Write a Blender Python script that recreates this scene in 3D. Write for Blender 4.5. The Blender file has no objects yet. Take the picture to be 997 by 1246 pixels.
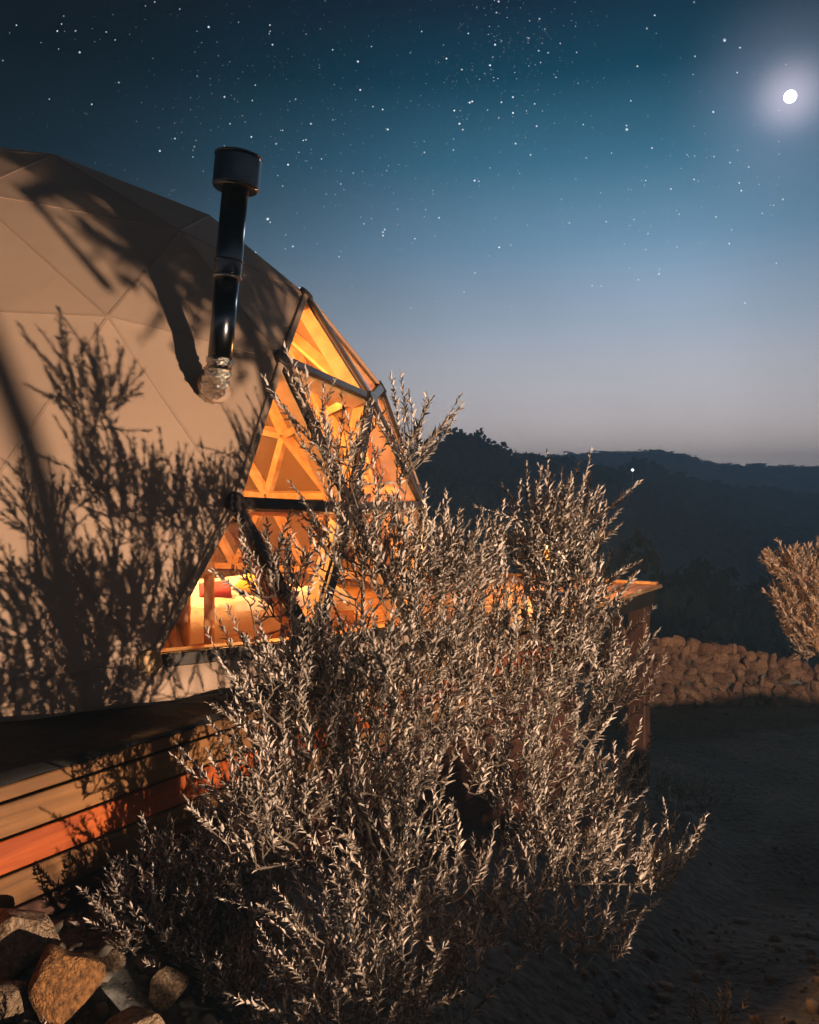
import bpy, bmesh, math, random
import numpy as np
from mathutils import Vector, Matrix, Quaternion

random.seed(7)
rng = np.random.default_rng(7)
scene = bpy.context.scene
col = scene.collection

# ------------------------------------------------------------------ camera
EYE = 0.88            # eye height above the deck (deck top is z = 0)
F = 997.0             # focal length in photograph pixels (photo is 997 wide)
UC, VH = 498.5, 600.0  # image centre column, horizon row
cam_d = bpy.data.cameras.new('camera')
cam = bpy.data.objects.new('camera', cam_d)
col.objects.link(cam)
cam.location = (0, 0, EYE)
cam.rotation_euler = (math.radians(90), 0, 0)
cam_d.sensor_fit = 'HORIZONTAL'
cam_d.sensor_width = 36.0
cam_d.lens = 36.0
cam_d.shift_y = -(623.0 - VH) / F
cam_d.clip_start = 0.05
cam_d.clip_end = 8000
scene.camera = cam
scene.render.resolution_x, scene.render.resolution_y = 819, 1024

# ------------------------------------------------------------------ view
vs = scene.view_settings
vs.view_transform = 'Standard'
vs.look = 'None'
vs.exposure = 0.0
vs.gamma = 1.0
vs.use_curve_mapping = False
cy = scene.cycles
cy.use_denoising = True
cy.max_bounces = 7
cy.diffuse_bounces = 3
cy.glossy_bounces = 3
cy.transparent_max_bounces = 16
cy.volume_bounces = 1
cy.sample_clamp_indirect = 4.0
cy.caustics_reflective = False
cy.caustics_refractive = False


def at(u, v, d):
    """a point at depth d metres seen at photo pixel (u, v)"""
    return np.array([d * (u - UC) / F, d, EYE + d * (VH - v) / F])


MOON_DIR = at(962, 117, 1.0) - np.array([0, 0, EYE])
MOON_DIR = MOON_DIR / np.linalg.norm(MOON_DIR)

# ------------------------------------------------------------------ night sky
world = bpy.data.worlds.new('World')
scene.world = world
world.use_nodes = True
wn, wl = world.node_tree.nodes, world.node_tree.links
wn.clear()


def wmath(op, a, b=None, c=None, clamp=False):
    n = wn.new('ShaderNodeMath')
    n.operation = op
    n.use_clamp = clamp
    for i, x in enumerate((a, b, c)):
        if x is None:
            continue
        if isinstance(x, (int, float)):
            n.inputs[i].default_value = x
        else:
            wl.new(x, n.inputs[i])
    return n.outputs[0]


def wrange(x, a, b, c, d, smooth=False):
    n = wn.new('ShaderNodeMapRange')
    if smooth:
        n.interpolation_type = 'SMOOTHSTEP'
    wl.new(x, n.inputs['Value'])
    for k, val in zip(('From Min', 'From Max', 'To Min', 'To Max'), (a, b, c, d)):
        n.inputs[k].default_value = val
    return n.outputs['Result']


def wdot(vec, d):
    n = wn.new('ShaderNodeVectorMath')
    n.operation = 'DOT_PRODUCT'
    wl.new(vec, n.inputs[0])
    n.inputs[1].default_value = tuple(float(q) for q in d)
    return n.outputs['Value']


def wmix(blend, fac, a, b):
    n = wn.new('ShaderNodeMix')
    n.data_type = 'RGBA'
    n.blend_type = blend
    for sock, x in ((n.inputs[0], fac), (n.inputs[6], a), (n.inputs[7], b)):
        if isinstance(x, (int, float)):
            sock.default_value = x
        elif isinstance(x, tuple):
            sock.default_value = x + (1,)
        else:
            wl.new(x, sock)
    return n.outputs[2]


tc = wn.new('ShaderNodeTexCoord')
nrm = wn.new('ShaderNodeVectorMath')
nrm.operation = 'NORMALIZE'
wl.new(tc.outputs['Generated'], nrm.inputs[0])
wdir = nrm.outputs[0]
sep = wn.new('ShaderNodeSeparateXYZ')
wl.new(wdir, sep.inputs[0])
ramp = wn.new('ShaderNodeValToRGB')
SKY = [(0.0, (.62, .51, .475)), (.05, (.59, .50, .47)), (.11, (.41, .39, .41)), (.20, (.215, .265, .335)),
       (.285, (.092, .170, .252)), (.37, (.024, .086, .140)), (.45, (.0008, .027, .050)), (.53, (.0001, .0035, .013)),
       (1.0, (.0001, .002, .010))]
els = ramp.color_ramp.elements
while len(els) < len(SKY):
    els.new(0.5)
for e, (p, c) in zip(els, SKY):
    e.position = p
    e.color = c + (1,)
wl.new(sep.outputs['Z'], ramp.inputs[0])
flat = wn.new('ShaderNodeVectorMath')
flat.operation = 'MULTIPLY'
wl.new(wdir, flat.inputs[0])
flat.inputs[1].default_value = (1, 1, 0)
fn = wn.new('ShaderNodeVectorMath')
fn.operation = 'NORMALIZE'
wl.new(flat.outputs[0], fn.inputs[0])
GAZ = math.radians(13.5)
side = wdot(fn.outputs[0], (math.sin(GAZ), math.cos(GAZ), 0))
sidef = wmath('POWER', wrange(side, .70, 1.0, 0.0, 1.0), 3.6)
floor_ = wrange(sep.outputs['Z'], .04, .34, .55, .07)          # the glow along the horizon reaches further round
sidef = wmath('ADD', floor_, wmath('MULTIPLY', sidef, wmath('SUBTRACT', 1.0, floor_)))
nz = wn.new('ShaderNodeTexNoise')
nz.inputs['Scale'].default_value = 2.3
nz.inputs['Detail'].default_value = 3
wl.new(wdir, nz.inputs['Vector'])
sidef = wmath('MULTIPLY', sidef, wrange(nz.outputs[0], .25, .75, .86, 1.14))
sky = wmix('MULTIPLY', 1.0, ramp.outputs[0], sidef)
md = wdot(wdir, MOON_DIR)
halo = wmath('POWER', wrange(md, .988, 1.0, 0, 1), 4.0)
sky = wmix('ADD', halo, sky, (.060, .056, .075))
halo2 = wmath('POWER', wrange(md, .9972, 1.0, 0, 1), 7.0)
sky = wmix('ADD', halo2, sky, (.20, .165, .19))
bg = wn.new('ShaderNodeBackground')
bg.inputs['Strength'].default_value = 2.05
wl.new(sky, bg.inputs['Color'])
wo = wn.new('ShaderNodeOutputWorld')
wl.new(bg.outputs[0], wo.inputs['Surface'])

# moonlight: the one sun lamp, faint and cool
sun_d = bpy.data.lights.new('moonlight', 'SUN')
sun_d.energy = 0.15
sun_d.angle = math.radians(4)
sun_d.color = (.80, .88, 1.0)
sun = bpy.data.objects.new('moonlight', sun_d)
col.objects.link(sun)
sun.rotation_euler = Vector(MOON_DIR).to_track_quat('Z', 'Y').to_euler()

# the assumed garden floodlight outside the frame to the right (its housing is built below)
LAMP = np.array([4.70, -1.80, -0.15])
LAMP_AIM = np.array([0.9, 6.2, 0.35])
LAMP_POWER = 3700.0
LAMP_COLOR = (1.0, .70, .47)
ROOM_POWER = 420.0


# ------------------------------------------------------------------ helpers
def link(o, parent=None):
    col.objects.link(o)
    if parent is not None:
        o.parent = parent
    return o


def mesh_obj(name, verts, faces, mat, parent=None, smooth=False):
    me = bpy.data.meshes.new(name)
    me.from_pydata(verts if isinstance(verts, list) and verts and isinstance(verts[0], (list, tuple)) else [tuple(map(float, p)) for p in verts], [], faces)
    me.update()
    if smooth:
        me.polygons.foreach_set('use_smooth', [True] * len(me.polygons))
    if mat is not None:
        me.materials.append(mat)
    return link(bpy.data.objects.new(name, me), parent)


def np_mesh(name, verts, tris, mat, parent=None, smooth=False):
    me = bpy.data.meshes.new(name)
    nv, nf, k = len(verts), len(tris), tris.shape[1]
    me.vertices.add(nv)
    me.vertices.foreach_set('co', np.ascontiguousarray(verts, dtype=np.float32).ravel())
    me.loops.add(nf * k)
    me.loops.foreach_set('vertex_index', np.ascontiguousarray(tris, dtype=np.int32).ravel())
    me.polygons.add(nf)
    me.polygons.foreach_set('loop_start', np.arange(0, nf * k, k, dtype=np.int32))
    me.polygons.foreach_set('loop_total', np.full(nf, k, dtype=np.int32))
    if smooth:
        me.polygons.foreach_set('use_smooth', np.ones(nf, dtype=bool))
    me.update(calc_edges=True)
    me.validate()
    if mat is not None:
        me.materials.append(mat)
    return link(bpy.data.objects.new(name, me), parent)


def empty(name, loc=(0, 0, 0)):
    o = bpy.data.objects.new(name, None)
    o.location = tuple(map(float, loc))
    return link(o)


def tag(o, label=None, cat=None, group=None, kind=None):
    if label: o['label'] = label
    if cat: o['category'] = cat
    if group: o['group'] = group
    if kind: o['kind'] = kind
    return o


class MB:
    def __init__(self):
        self.v, self.f = [], []

    def add(self, vs_, fs_):
        n = len(self.v)
        self.v += [tuple(map(float, p)) for p in vs_]
        self.f += [tuple(i + n for i in f) for f in fs_]

    def bar(self, p, q, w, h, up=(0, 0, 1), bevel=0.0):
        """box from p to q, w across, h along up"""
        p, q, up = np.asarray(p, float), np.asarray(q, float), np.asarray(up, float)
        a = q - p
        a /= np.linalg.norm(a)
        s = np.cross(a, up)
        s /= np.linalg.norm(s)
        t = np.cross(s, a)
        if bevel <= 0:
            ring = [(-w / 2, -h / 2), (w / 2, -h / 2), (w / 2, h / 2), (-w / 2, h / 2)]
        else:
            b = bevel
            ring = [(-w / 2 + b, -h / 2), (w / 2 - b, -h / 2), (w / 2, -h / 2 + b), (w / 2, h / 2 - b),
                    (w / 2 - b, h / 2), (-w / 2 + b, h / 2), (-w / 2, h / 2 - b), (-w / 2, -h / 2 + b)]
        n = len(ring)
        vs_ = [p + s * x + t * y for x, y in ring] + [q + s * x + t * y for x, y in ring]
        fs_ = [(i, (i + 1) % n, n + (i + 1) % n, n + i) for i in range(n)]
        fs_ += [tuple(range(n))[::-1], tuple(range(n, 2 * n))]
        self.add(vs_, fs_)
        return self

    def tube(self, pts, radii, seg=6, cap=True):
        pts = np.asarray(pts, float)
        n = len(pts)
        t = np.empty_like(pts)
        t[1:-1] = pts[2:] - pts[:-2]
        t[0], t[-1] = pts[1] - pts[0], pts[-1] - pts[-2]
        t /= (np.sqrt((t * t).sum(1)) + 1e-9)[:, None]
        ref = (.31, .17, .93) if abs(t[0] @ (.31, .17, .93)) < .93 else (.9, .4, -.1)
        a = np.cross(t, ref)
        a /= (np.sqrt((a * a).sum(1)) + 1e-9)[:, None]
        b = np.cross(t, a)
        an = 2 * math.pi * np.arange(seg) / seg
        ring = a[:, None] * np.cos(an)[None, :, None] + b[:, None] * np.sin(an)[None, :, None]
        vs_ = (pts[:, None] + ring * np.asarray(radii, float)[:, None, None]).reshape(-1, 3).tolist()
        o = len(self.v)
        self.v += vs_
        for i in range(n - 1):
            for k in range(seg):
                k2 = (k + 1) % seg
                self.f.append((o + i * seg + k, o + i * seg + k2, o + (i + 1) * seg + k2, o + (i + 1) * seg + k))
        if cap:
            self.f += [tuple(range(o + seg - 1, o - 1, -1)), tuple(range(o + (n - 1) * seg, o + n * seg))]
        return self

    def lathe(self, prof, seg=32, M=None):
        """prof: (radius, z) list around +Z, then placed by matrix M"""
        vs_, fs_ = [], []
        n = len(prof)
        for r, z in prof:
            for k in range(seg):
                an = 2 * math.pi * k / seg
                vs_.append(Vector((r * math.cos(an), r * math.sin(an), z)))
        for i in range(n - 1):
            for k in range(seg):
                k2 = (k + 1) % seg
                fs_.append((i * seg + k, i * seg + k2, (i + 1) * seg + k2, (i + 1) * seg + k))
        fs_ += [tuple(range(seg))[::-1], tuple(range((n - 1) * seg, n * seg))]
        if M is not None:
            vs_ = [M @ p for p in vs_]
        self.add(vs_, fs_)
        return self

    def build(self, name, mat, parent=None, smooth=False):
        o = mesh_obj(name, self.v, self.f, mat, parent, smooth)
        if smooth == 'auto':
            pass
        return o


def bez(p0, p1, p2, n):
    t = np.linspace(0, 1, n)[:, None]
    return (1 - t) ** 2 * p0 + 2 * t * (1 - t) * p1 + t * t * p2


# ------------------------------------------------------------------ materials
def material(name):
    m = bpy.data.materials.new(name)
    m.use_nodes = True
    nt = m.node_tree
    return m, nt.nodes, nt.links, nt.nodes['Principled BSDF']


def ramp_node(n, stops):
    r = n.new('ShaderNodeValToRGB')
    e = r.color_ramp.elements
    while len(e) < len(stops):
        e.new(.5)
    for q, (p, c) in zip(e, stops):
        q.position = p
        q.color = tuple(c) + (1,)
    return r


def noisy(name, dark, light, scale=4.0, detail=6, rough=.8, bump=.3, bump_scale=None, stretch=None, dist=.02,
          metallic=0.0, coords='Object', rand=0.0, lo=.3, hi=.7):
    m, n, l, b = material(name)
    t = n.new('ShaderNodeTexCoord')
    mp = n.new('ShaderNodeMapping')
    l.new(t.outputs[coords], mp.inputs['Vector'])
    if stretch:
        mp.inputs['Scale'].default_value = stretch
    nz_ = n.new('ShaderNodeTexNoise')
    nz_.inputs['Scale'].default_value = scale
    nz_.inputs['Detail'].default_value = detail
    l.new(mp.outputs[0], nz_.inputs['Vector'])
    r = ramp_node(n, [(lo, dark), (hi, light)])
    l.new(nz_.outputs[0], r.inputs[0])
    out = r.outputs[0]
    if rand > 0:
        oi = n.new('ShaderNodeObjectInfo')
        hv = n.new('ShaderNodeHueSaturation')
        mr = n.new('ShaderNodeMapRange')
        mr.inputs['To Min'].default_value = 1 - rand
        mr.inputs['To Max'].default_value = 1 + rand
        l.new(oi.outputs['Random'], mr.inputs['Value'])
        l.new(mr.outputs[0], hv.inputs['Value'])
        mh = n.new('ShaderNodeMapRange')
        mh.inputs['To Min'].default_value = .5 - rand * .03
        mh.inputs['To Max'].default_value = .5 + rand * .03
        l.new(oi.outputs['Random'], mh.inputs['Value'])
        l.new(mh.outputs[0], hv.inputs['Hue'])
        l.new(out, hv.inputs['Color'])
        out = hv.outputs[0]
    l.new(out, b.inputs['Base Color'])
    b.inputs['Roughness'].default_value = rough
    b.inputs['Metallic'].default_value = metallic
    if bump > 0:
        bp = n.new('ShaderNodeBump')
        bp.inputs['Strength'].default_value = bump
        bp.inputs['Distance'].default_value = dist
        if bump_scale:
            nb = n.new('ShaderNodeTexNoise')
            nb.inputs['Scale'].default_value = bump_scale
            nb.inputs['Detail'].default_value = 8
            l.new(mp.outputs[0], nb.inputs['Vector'])
            l.new(nb.outputs[0], bp.inputs['Height'])
        else:
            l.new(nz_.outputs[0], bp.inputs['Height'])
        l.new(bp.outputs[0], b.inputs['Normal'])
    return m


def wood(name, dark, light, rough=.6, knots=True, rand=.12):
    """boards whose grain runs along the direction E1 of the deck"""
    m, n, l, b = material(name)
    t = n.new('ShaderNodeTexCoord')
    oi = n.new('ShaderNodeObjectInfo')
    rot = n.new('ShaderNodeMapping')
    rot.inputs['Rotation'].default_value = (0, 0, -math.atan2(E1[1], E1[0]))
    l.new(t.outputs['Object'], rot.inputs['Vector'])
    mp = n.new('ShaderNodeMapping')
    mp.inputs['Scale'].default_value = (1.6, 26, 26)
    l.new(rot.outputs[0], mp.inputs['Vector'])
    wn_ = n.new('ShaderNodeTexNoise')
    wn_.noise_dimensions = '4D'
    wn_.inputs['Scale'].default_value = 1.0
    wn_.inputs['Detail'].default_value = 7
    wn_.inputs['Distortion'].default_value = .8
    mul = n.new('ShaderNodeMath')
    mul.operation = 'MULTIPLY'
    mul.inputs[1].default_value = 37.0
    l.new(oi.outputs['Random'], mul.inputs[0])
    l.new(mul.outputs[0], wn_.inputs['W'])
    l.new(mp.outputs[0], wn_.inputs['Vector'])
    big = n.new('ShaderNodeTexNoise')
    big.inputs['Scale'].default_value = 2.2
    big.inputs['Detail'].default_value = 4
    l.new(t.outputs['Object'], big.inputs['Vector'])
    add = n.new('ShaderNodeMath')
    add.operation = 'MULTIPLY_ADD'
    add.inputs[1].default_value = .55
    l.new(big.outputs[0], add.inputs[0])
    half = n.new('ShaderNodeMath')
    half.operation = 'MULTIPLY'
    half.inputs[1].default_value = .5
    l.new(wn_.outputs[0], half.inputs[0])
    l.new(half.outputs[0], add.inputs[2])
    r = ramp_node(n, [(.40, dark), (.62, light)])
    l.new(add.outputs[0], r.inputs[0])
    kp = n.new('ShaderNodeMapping')
    kp.inputs['Scale'].default_value = (3.2, 8.5, 8.5)
    l.new(rot.outputs[0], kp.inputs['Vector'])
    vo = n.new('ShaderNodeTexVoronoi')
    vo.inputs['Scale'].default_value = 1.0
    l.new(kp.outputs[0], vo.inputs['Vector'])
    kr = ramp_node(n, [(.05, (.28, .22, .2)), (.17, (1, 1, 1))])
    l.new(vo.outputs['Distance'], kr.inputs[0])
    km = n.new('ShaderNodeMix')
    km.data_type = 'RGBA'
    km.blend_type = 'MULTIPLY'
    km.inputs[0].default_value = .85
    l.new(r.outputs[0], km.inputs[6])
    l.new(kr.outputs[0], km.inputs[7])
    hv = n.new('ShaderNodeHueSaturation')
    mr = n.new('ShaderNodeMapRange')
    mr.inputs['To Min'].default_value = 1 - rand
    mr.inputs['To Max'].default_value = 1 + rand
    l.new(oi.outputs['Random'], mr.inputs['Value'])
    l.new(mr.outputs[0], hv.inputs['Value'])
    l.new(km.outputs[2], hv.inputs['Color'])
    l.new(hv.outputs[0], b.inputs['Base Color'])
    b.inputs['Roughness'].default_value = rough
    bp = n.new('ShaderNodeBump')
    bp.inputs['Strength'].default_value = .35
    bp.inputs['Distance'].default_value = .004
    l.new(wn_.outputs[0], bp.inputs['Height'])
    l.new(bp.outputs[0], b.inputs['Normal'])
    return m


# deck frame of reference: near edge runs from A to the far corner K
A2 = np.array([-1.20, 2.44])
K2 = np.array([2.42, 7.86])
E1 = (K2 - A2) / np.linalg.norm(K2 - A2)
E2 = np.array([-E1[1], E1[0]])
QK = float(np.linalg.norm(K2 - A2))


def dk(q, s, z=0.0):
    """deck coordinates: q along the near edge from A, s inwards (towards the dome), z up"""
    p = A2 + E1 * q + E2 * s
    return np.array([p[0], p[1], z])


M = {}
M['fabric'] = noisy('tan_canvas', (.42, .29, .21), (.51, .36, .265), scale=1.1, detail=7, rough=.75, bump=.4,
                    bump_scale=4, dist=.025)
M['pine'] = wood('pine_boards', (.085, .036, .010), (.27, .122, .038))
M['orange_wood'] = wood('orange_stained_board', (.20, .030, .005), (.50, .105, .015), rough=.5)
M['seam'] = noisy('welded_canvas_seam', (.37, .255, .185), (.45, .315, .23), scale=3, rough=.6, bump=0)
M['deck_wood'] = wood('oiled_deck_boards', (.22, .11, .04), (.48, .27, .11))
M['red_wood'] = wood('red_brown_stained_wood', (.050, .018, .011), (.095, .036, .021))
M['dark_wood'] = wood('near_black_wood', (.005, .004, .0035), (.012, .010, .008))  # near black, so the darkness under the deck edge is in its colour
M['lining'] = noisy('brown_tan_lining', (.16, .09, .045), (.24, .14, .07), scale=2, rough=.9, bump=.1)
M['strut'] = noisy('warm_pine_struts', (.56, .31, .13), (.78, .50, .25), scale=9, stretch=(1, 1, 1), rough=.6, bump=.15, dist=.003, rand=.12)
M['mullion'] = noisy('dark_bronze_mullion', (.022, .015, .012), (.040, .027, .020), scale=12, rough=.45, bump=.05)
M['tarp'] = noisy('black_groundsheet', (.004, .004, .005), (.009, .009, .009), scale=6, rough=.85, bump=.5, bump_scale=14, dist=.02)
M['black_metal'] = noisy('black_enamelled_steel', (.075, .082, .095), (.12, .13, .15), scale=20, rough=.24, bump=.02, metallic=1.0)
M['steel'] = noisy('galvanised_steel', (.35, .36, .38), (.5, .5, .52), scale=30, rough=.35, bump=.05, metallic=.9)
M['foil'] = noisy('crumpled_foil_tape', (.45, .42, .38), (.72, .68, .62), scale=30, rough=.22, bump=1.0, bump_scale=60, dist=.012, metallic=1.0)
M['bark'] = noisy('grey_olive_bark', (.09, .07, .055), (.22, .18, .145), scale=40, rough=.9, bump=.5, dist=.004)
M['rock'] = noisy('limestone_rock', (.12, .075, .045), (.46, .33, .22), scale=7, detail=10, rough=.9, bump=.9, bump_scale=16, dist=.03, rand=.18)
M['rust_rock'] = noisy('rust_stained_rock', (.085, .035, .012), (.46, .22, .075), scale=6, detail=10, rough=.9, bump=.9, bump_scale=16, dist=.03)
M['wall_stone'] = noisy('dry_stone', (.20, .105, .065), (.46, .27, .18), scale=5, detail=8, rough=.9, bump=.8, bump_scale=14, dist=.03, rand=.25)
M['rubble'] = noisy('grey_brown_rubble', (.10, .08, .065), (.30, .26, .22), scale=3, detail=8, rough=.95, bump=.6, bump_scale=30, dist=.01)
M['linen'] = noisy('white_linen', (.70, .64, .56), (.82, .77, .70), scale=8, rough=.9, bump=.4, bump_scale=18, dist=.01)
M['pink'] = noisy('pink_cushion', (.42, .06, .09), (.52, .10, .13), scale=14, rough=.9, bump=.3)
M['mustard'] = noisy('mustard_cushion', (.60, .33, .05), (.72, .44, .08), scale=14, rough=.9, bump=.3)
M['curtain'] = noisy('cream_curtain', (.60, .46, .30), (.72, .58, .40), scale=8, rough=.9, bump=.2)
M['forest'] = noisy('dark_forest_foliage', (.028, .038, .036), (.070, .085, .078), scale=.35, rough=.9, bump=0, coords='Object')
M['trunk'] = noisy('forest_bark', (.05, .04, .03), (.12, .10, .08), scale=3, rough=.9, bump=.4)

# leaves: grey-green above, silvery below
m, n, l, b = material('olive_leaf')
geo = n.new('ShaderNodeNewGeometry')
t = n.new('ShaderNodeTexCoord')
nz_ = n.new('ShaderNodeTexNoise')
nz_.inputs['Scale'].default_value = 26
nz_.inputs['Detail'].default_value = 2
l.new(t.outputs['Object'], nz_.inputs['Vector'])
r1 = ramp_node(n, [(.3, (.115, .093, .073)), (.7, (.31, .25, .205))])
r2 = ramp_node(n, [(.3, (.40, .34, .295)), (.7, (.68, .59, .52))])
l.new(nz_.outputs[0], r1.inputs[0])
l.new(nz_.outputs[0], r2.inputs[0])
mx = n.new('ShaderNodeMix')
mx.data_type = 'RGBA'
l.new(geo.outputs['Backfacing'], mx.inputs[0])
l.new(r1.outputs[0], mx.inputs[6])
l.new(r2.outputs[0], mx.inputs[7])
l.new(mx.outputs[2], b.inputs['Base Color'])
b.inputs['Roughness'].default_value = .42
M['leaf'] = m

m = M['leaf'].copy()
m.name = 'russet_lit_leaf'  # russet copy of the olive leaf, lamp brightness put into its colour
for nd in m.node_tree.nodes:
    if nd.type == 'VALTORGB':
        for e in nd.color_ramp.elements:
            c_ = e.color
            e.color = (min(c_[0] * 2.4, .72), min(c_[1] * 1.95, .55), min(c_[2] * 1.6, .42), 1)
M['russet_lit_leaf'] = m

# clear glazing: transparent sheet with a fresnel reflection
m, n, l, b = material('clear_glazing')
n.remove(b)
tr = n.new('ShaderNodeBsdfTransparent')
tr.inputs[0].default_value = (.93, .92, .90, 1)
gl = n.new('ShaderNodeBsdfGlossy')
gl.inputs['Roughness'].default_value = .03
lw = n.new('ShaderNodeLayerWeight')
lw.inputs['Blend'].default_value = .5
pw_ = n.new('ShaderNodeMath')
pw_.operation = 'POWER'
pw_.inputs[1].default_value = 5.0
l.new(lw.outputs['Facing'], pw_.inputs[0])
fr = n.new('ShaderNodeMapRange')
fr.inputs['To Min'].default_value = .03
fr.inputs['To Max'].default_value = .6
l.new(pw_.outputs[0], fr.inputs['Value'])
ms = n.new('ShaderNodeMixShader')
l.new(fr.outputs[0], ms.inputs[0])
l.new(tr.outputs[0], ms.inputs[1])
l.new(gl.outputs[0], ms.inputs[2])
l.new(ms.outputs[0], n['Material Output'].inputs['Surface'])
M['glass'] = m


def emitter(name, color, strength):
    m, n, l, b = material(name)
    b.inputs['Base Color'].default_value = color + (1,)
    b.inputs['Emission Color'].default_value = color + (1,)
    b.inputs['Emission Strength'].default_value = strength
    return m


M['moon'] = emitter('moon_surface', (1.0, .97, .93), 6.0)
M['bulb'] = emitter('lamp_glass', (1.0, .50, .16), 30.0)
M['lantern'] = emitter('assumed_lantern_glass', (1.0, .42, .10), 1.2)
M['far_light'] = emitter('far_lamp_glow', (.9, .95, 1.0), 3.0)

# stars vary in brightness with position
m, n, l, b = material('starlight')
t = n.new('ShaderNodeTexCoord')
wn_ = n.new('ShaderNodeTexWhiteNoise')
sn = n.new('ShaderNodeVectorMath')
sn.operation = 'SNAP'
sn.inputs[1].default_value = (25, 25, 25)
l.new(t.outputs['Object'], sn.inputs[0])
l.new(sn.outputs[0], wn_.inputs['Vector'])
em = n.new('ShaderNodeEmission')
em.inputs[0].default_value = (.80, .92, 1.0, 1)
mr = n.new('ShaderNodeMapRange')
mr.inputs['To Min'].default_value = .25
mr.inputs['To Max'].default_value = 1.5
l.new(wn_.outputs['Value'], mr.inputs['Value'])
l.new(mr.outputs[0], em.inputs['Strength'])
l.new(em.outputs[0], n['Material Output'].inputs['Surface'])
M['star'] = m

# ground: dark earth with pebbly relief and paler stony patches
m, n, l, b = material('earth')
t = n.new('ShaderNodeTexCoord')
n1 = n.new('ShaderNodeTexNoise')
n1.inputs['Scale'].default_value = 1.1
n1.inputs['Detail'].default_value = 9
l.new(t.outputs['Object'], n1.inputs['Vector'])
n2 = n.new('ShaderNodeTexVoronoi')
n2.inputs['Scale'].default_value = 11
l.new(t.outputs['Object'], n2.inputs['Vector'])
n3 = n.new('ShaderNodeTexNoise')
n3.inputs['Scale'].default_value = 22
n3.inputs['Detail'].default_value = 8
l.new(t.outputs['Object'], n3.inputs['Vector'])
r1 = ramp_node(n, [(.35, (.095, .102, .102)), (.55, (.140, .148, .146)), (.75, (.215, .215, .205))])
l.new(n1.outputs[0], r1.inputs[0])
r3 = ramp_node(n, [(.3, (.55, .55, .55)), (.7, (1.25, 1.2, 1.15))])
l.new(n3.outputs[0], r3.inputs[0])
mx = n.new('ShaderNodeMix')
mx.data_type = 'RGBA'
mx.blend_type = 'MULTIPLY'
mx.inputs[0].default_value = 1
l.new(r1.outputs[0], mx.inputs[6])
l.new(r3.outputs[0], mx.inputs[7])
l.new(mx.outputs[2], b.inputs['Base Color'])
b.inputs['Roughness'].default_value = .95
b1 = n.new('ShaderNodeBump')
b1.inputs['Strength'].default_value = .6
b1.inputs['Distance'].default_value = .05
l.new(n3.outputs[0], b1.inputs['Height'])
b2 = n.new('ShaderNodeBump')
b2.inputs['Strength'].default_value = .45
b2.inputs['Distance'].default_value = .04
b2.invert = True
l.new(n2.outputs['Distance'], b2.inputs['Height'])
l.new(b1.outputs[0], b2.inputs['Normal'])
l.new(b2.outputs[0], b.inputs['Normal'])
M['earth'] = m


# ------------------------------------------------------------------ terrain
def interp(x, xs, ys):
    return np.interp(x, xs, ys)


def sstep(x, a, b):
    t_ = np.clip((x - a) / (b - a), 0, 1)
    return t_ * t_ * (3 - 2 * t_)


_ph = rng.uniform(0, 6.28, (14, 2))
_kd = rng.normal(size=(14, 2))
_kd /= np.linalg.norm(_kd, axis=1)[:, None]


def wob(x, y, wl_, amp):
    s = 0
    for i in range(14):
        k = 2 * math.pi / (wl_ * (0.5 + i / 9.0))
        s = s + np.sin((_kd[i, 0] * x + _kd[i, 1] * y) * k + _ph[i, 0])
    return s / 5.0 * amp


RID1 = [(-3000, 560), (0, 530), (515, 541), (560, 541), (600, 545), (640, 553), (668, 557), (700, 568), (760, 573), (840, 581),
        (921, 594), (997, 602), (1300, 606), (4000, 600)]
RID2 = [(-3000, 560), (300, 566), (600, 560), (660, 556), (700, 552), (752, 547), (800, 548), (830, 554), (860, 562), (920, 566),
        (997, 566), (1150, 560), (1500, 575), (4000, 565)]


def ridge_y1(u):
    return interp(u, [0, 515, 700, 997, 1400], [90, 100, 140, 190, 215])


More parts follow.
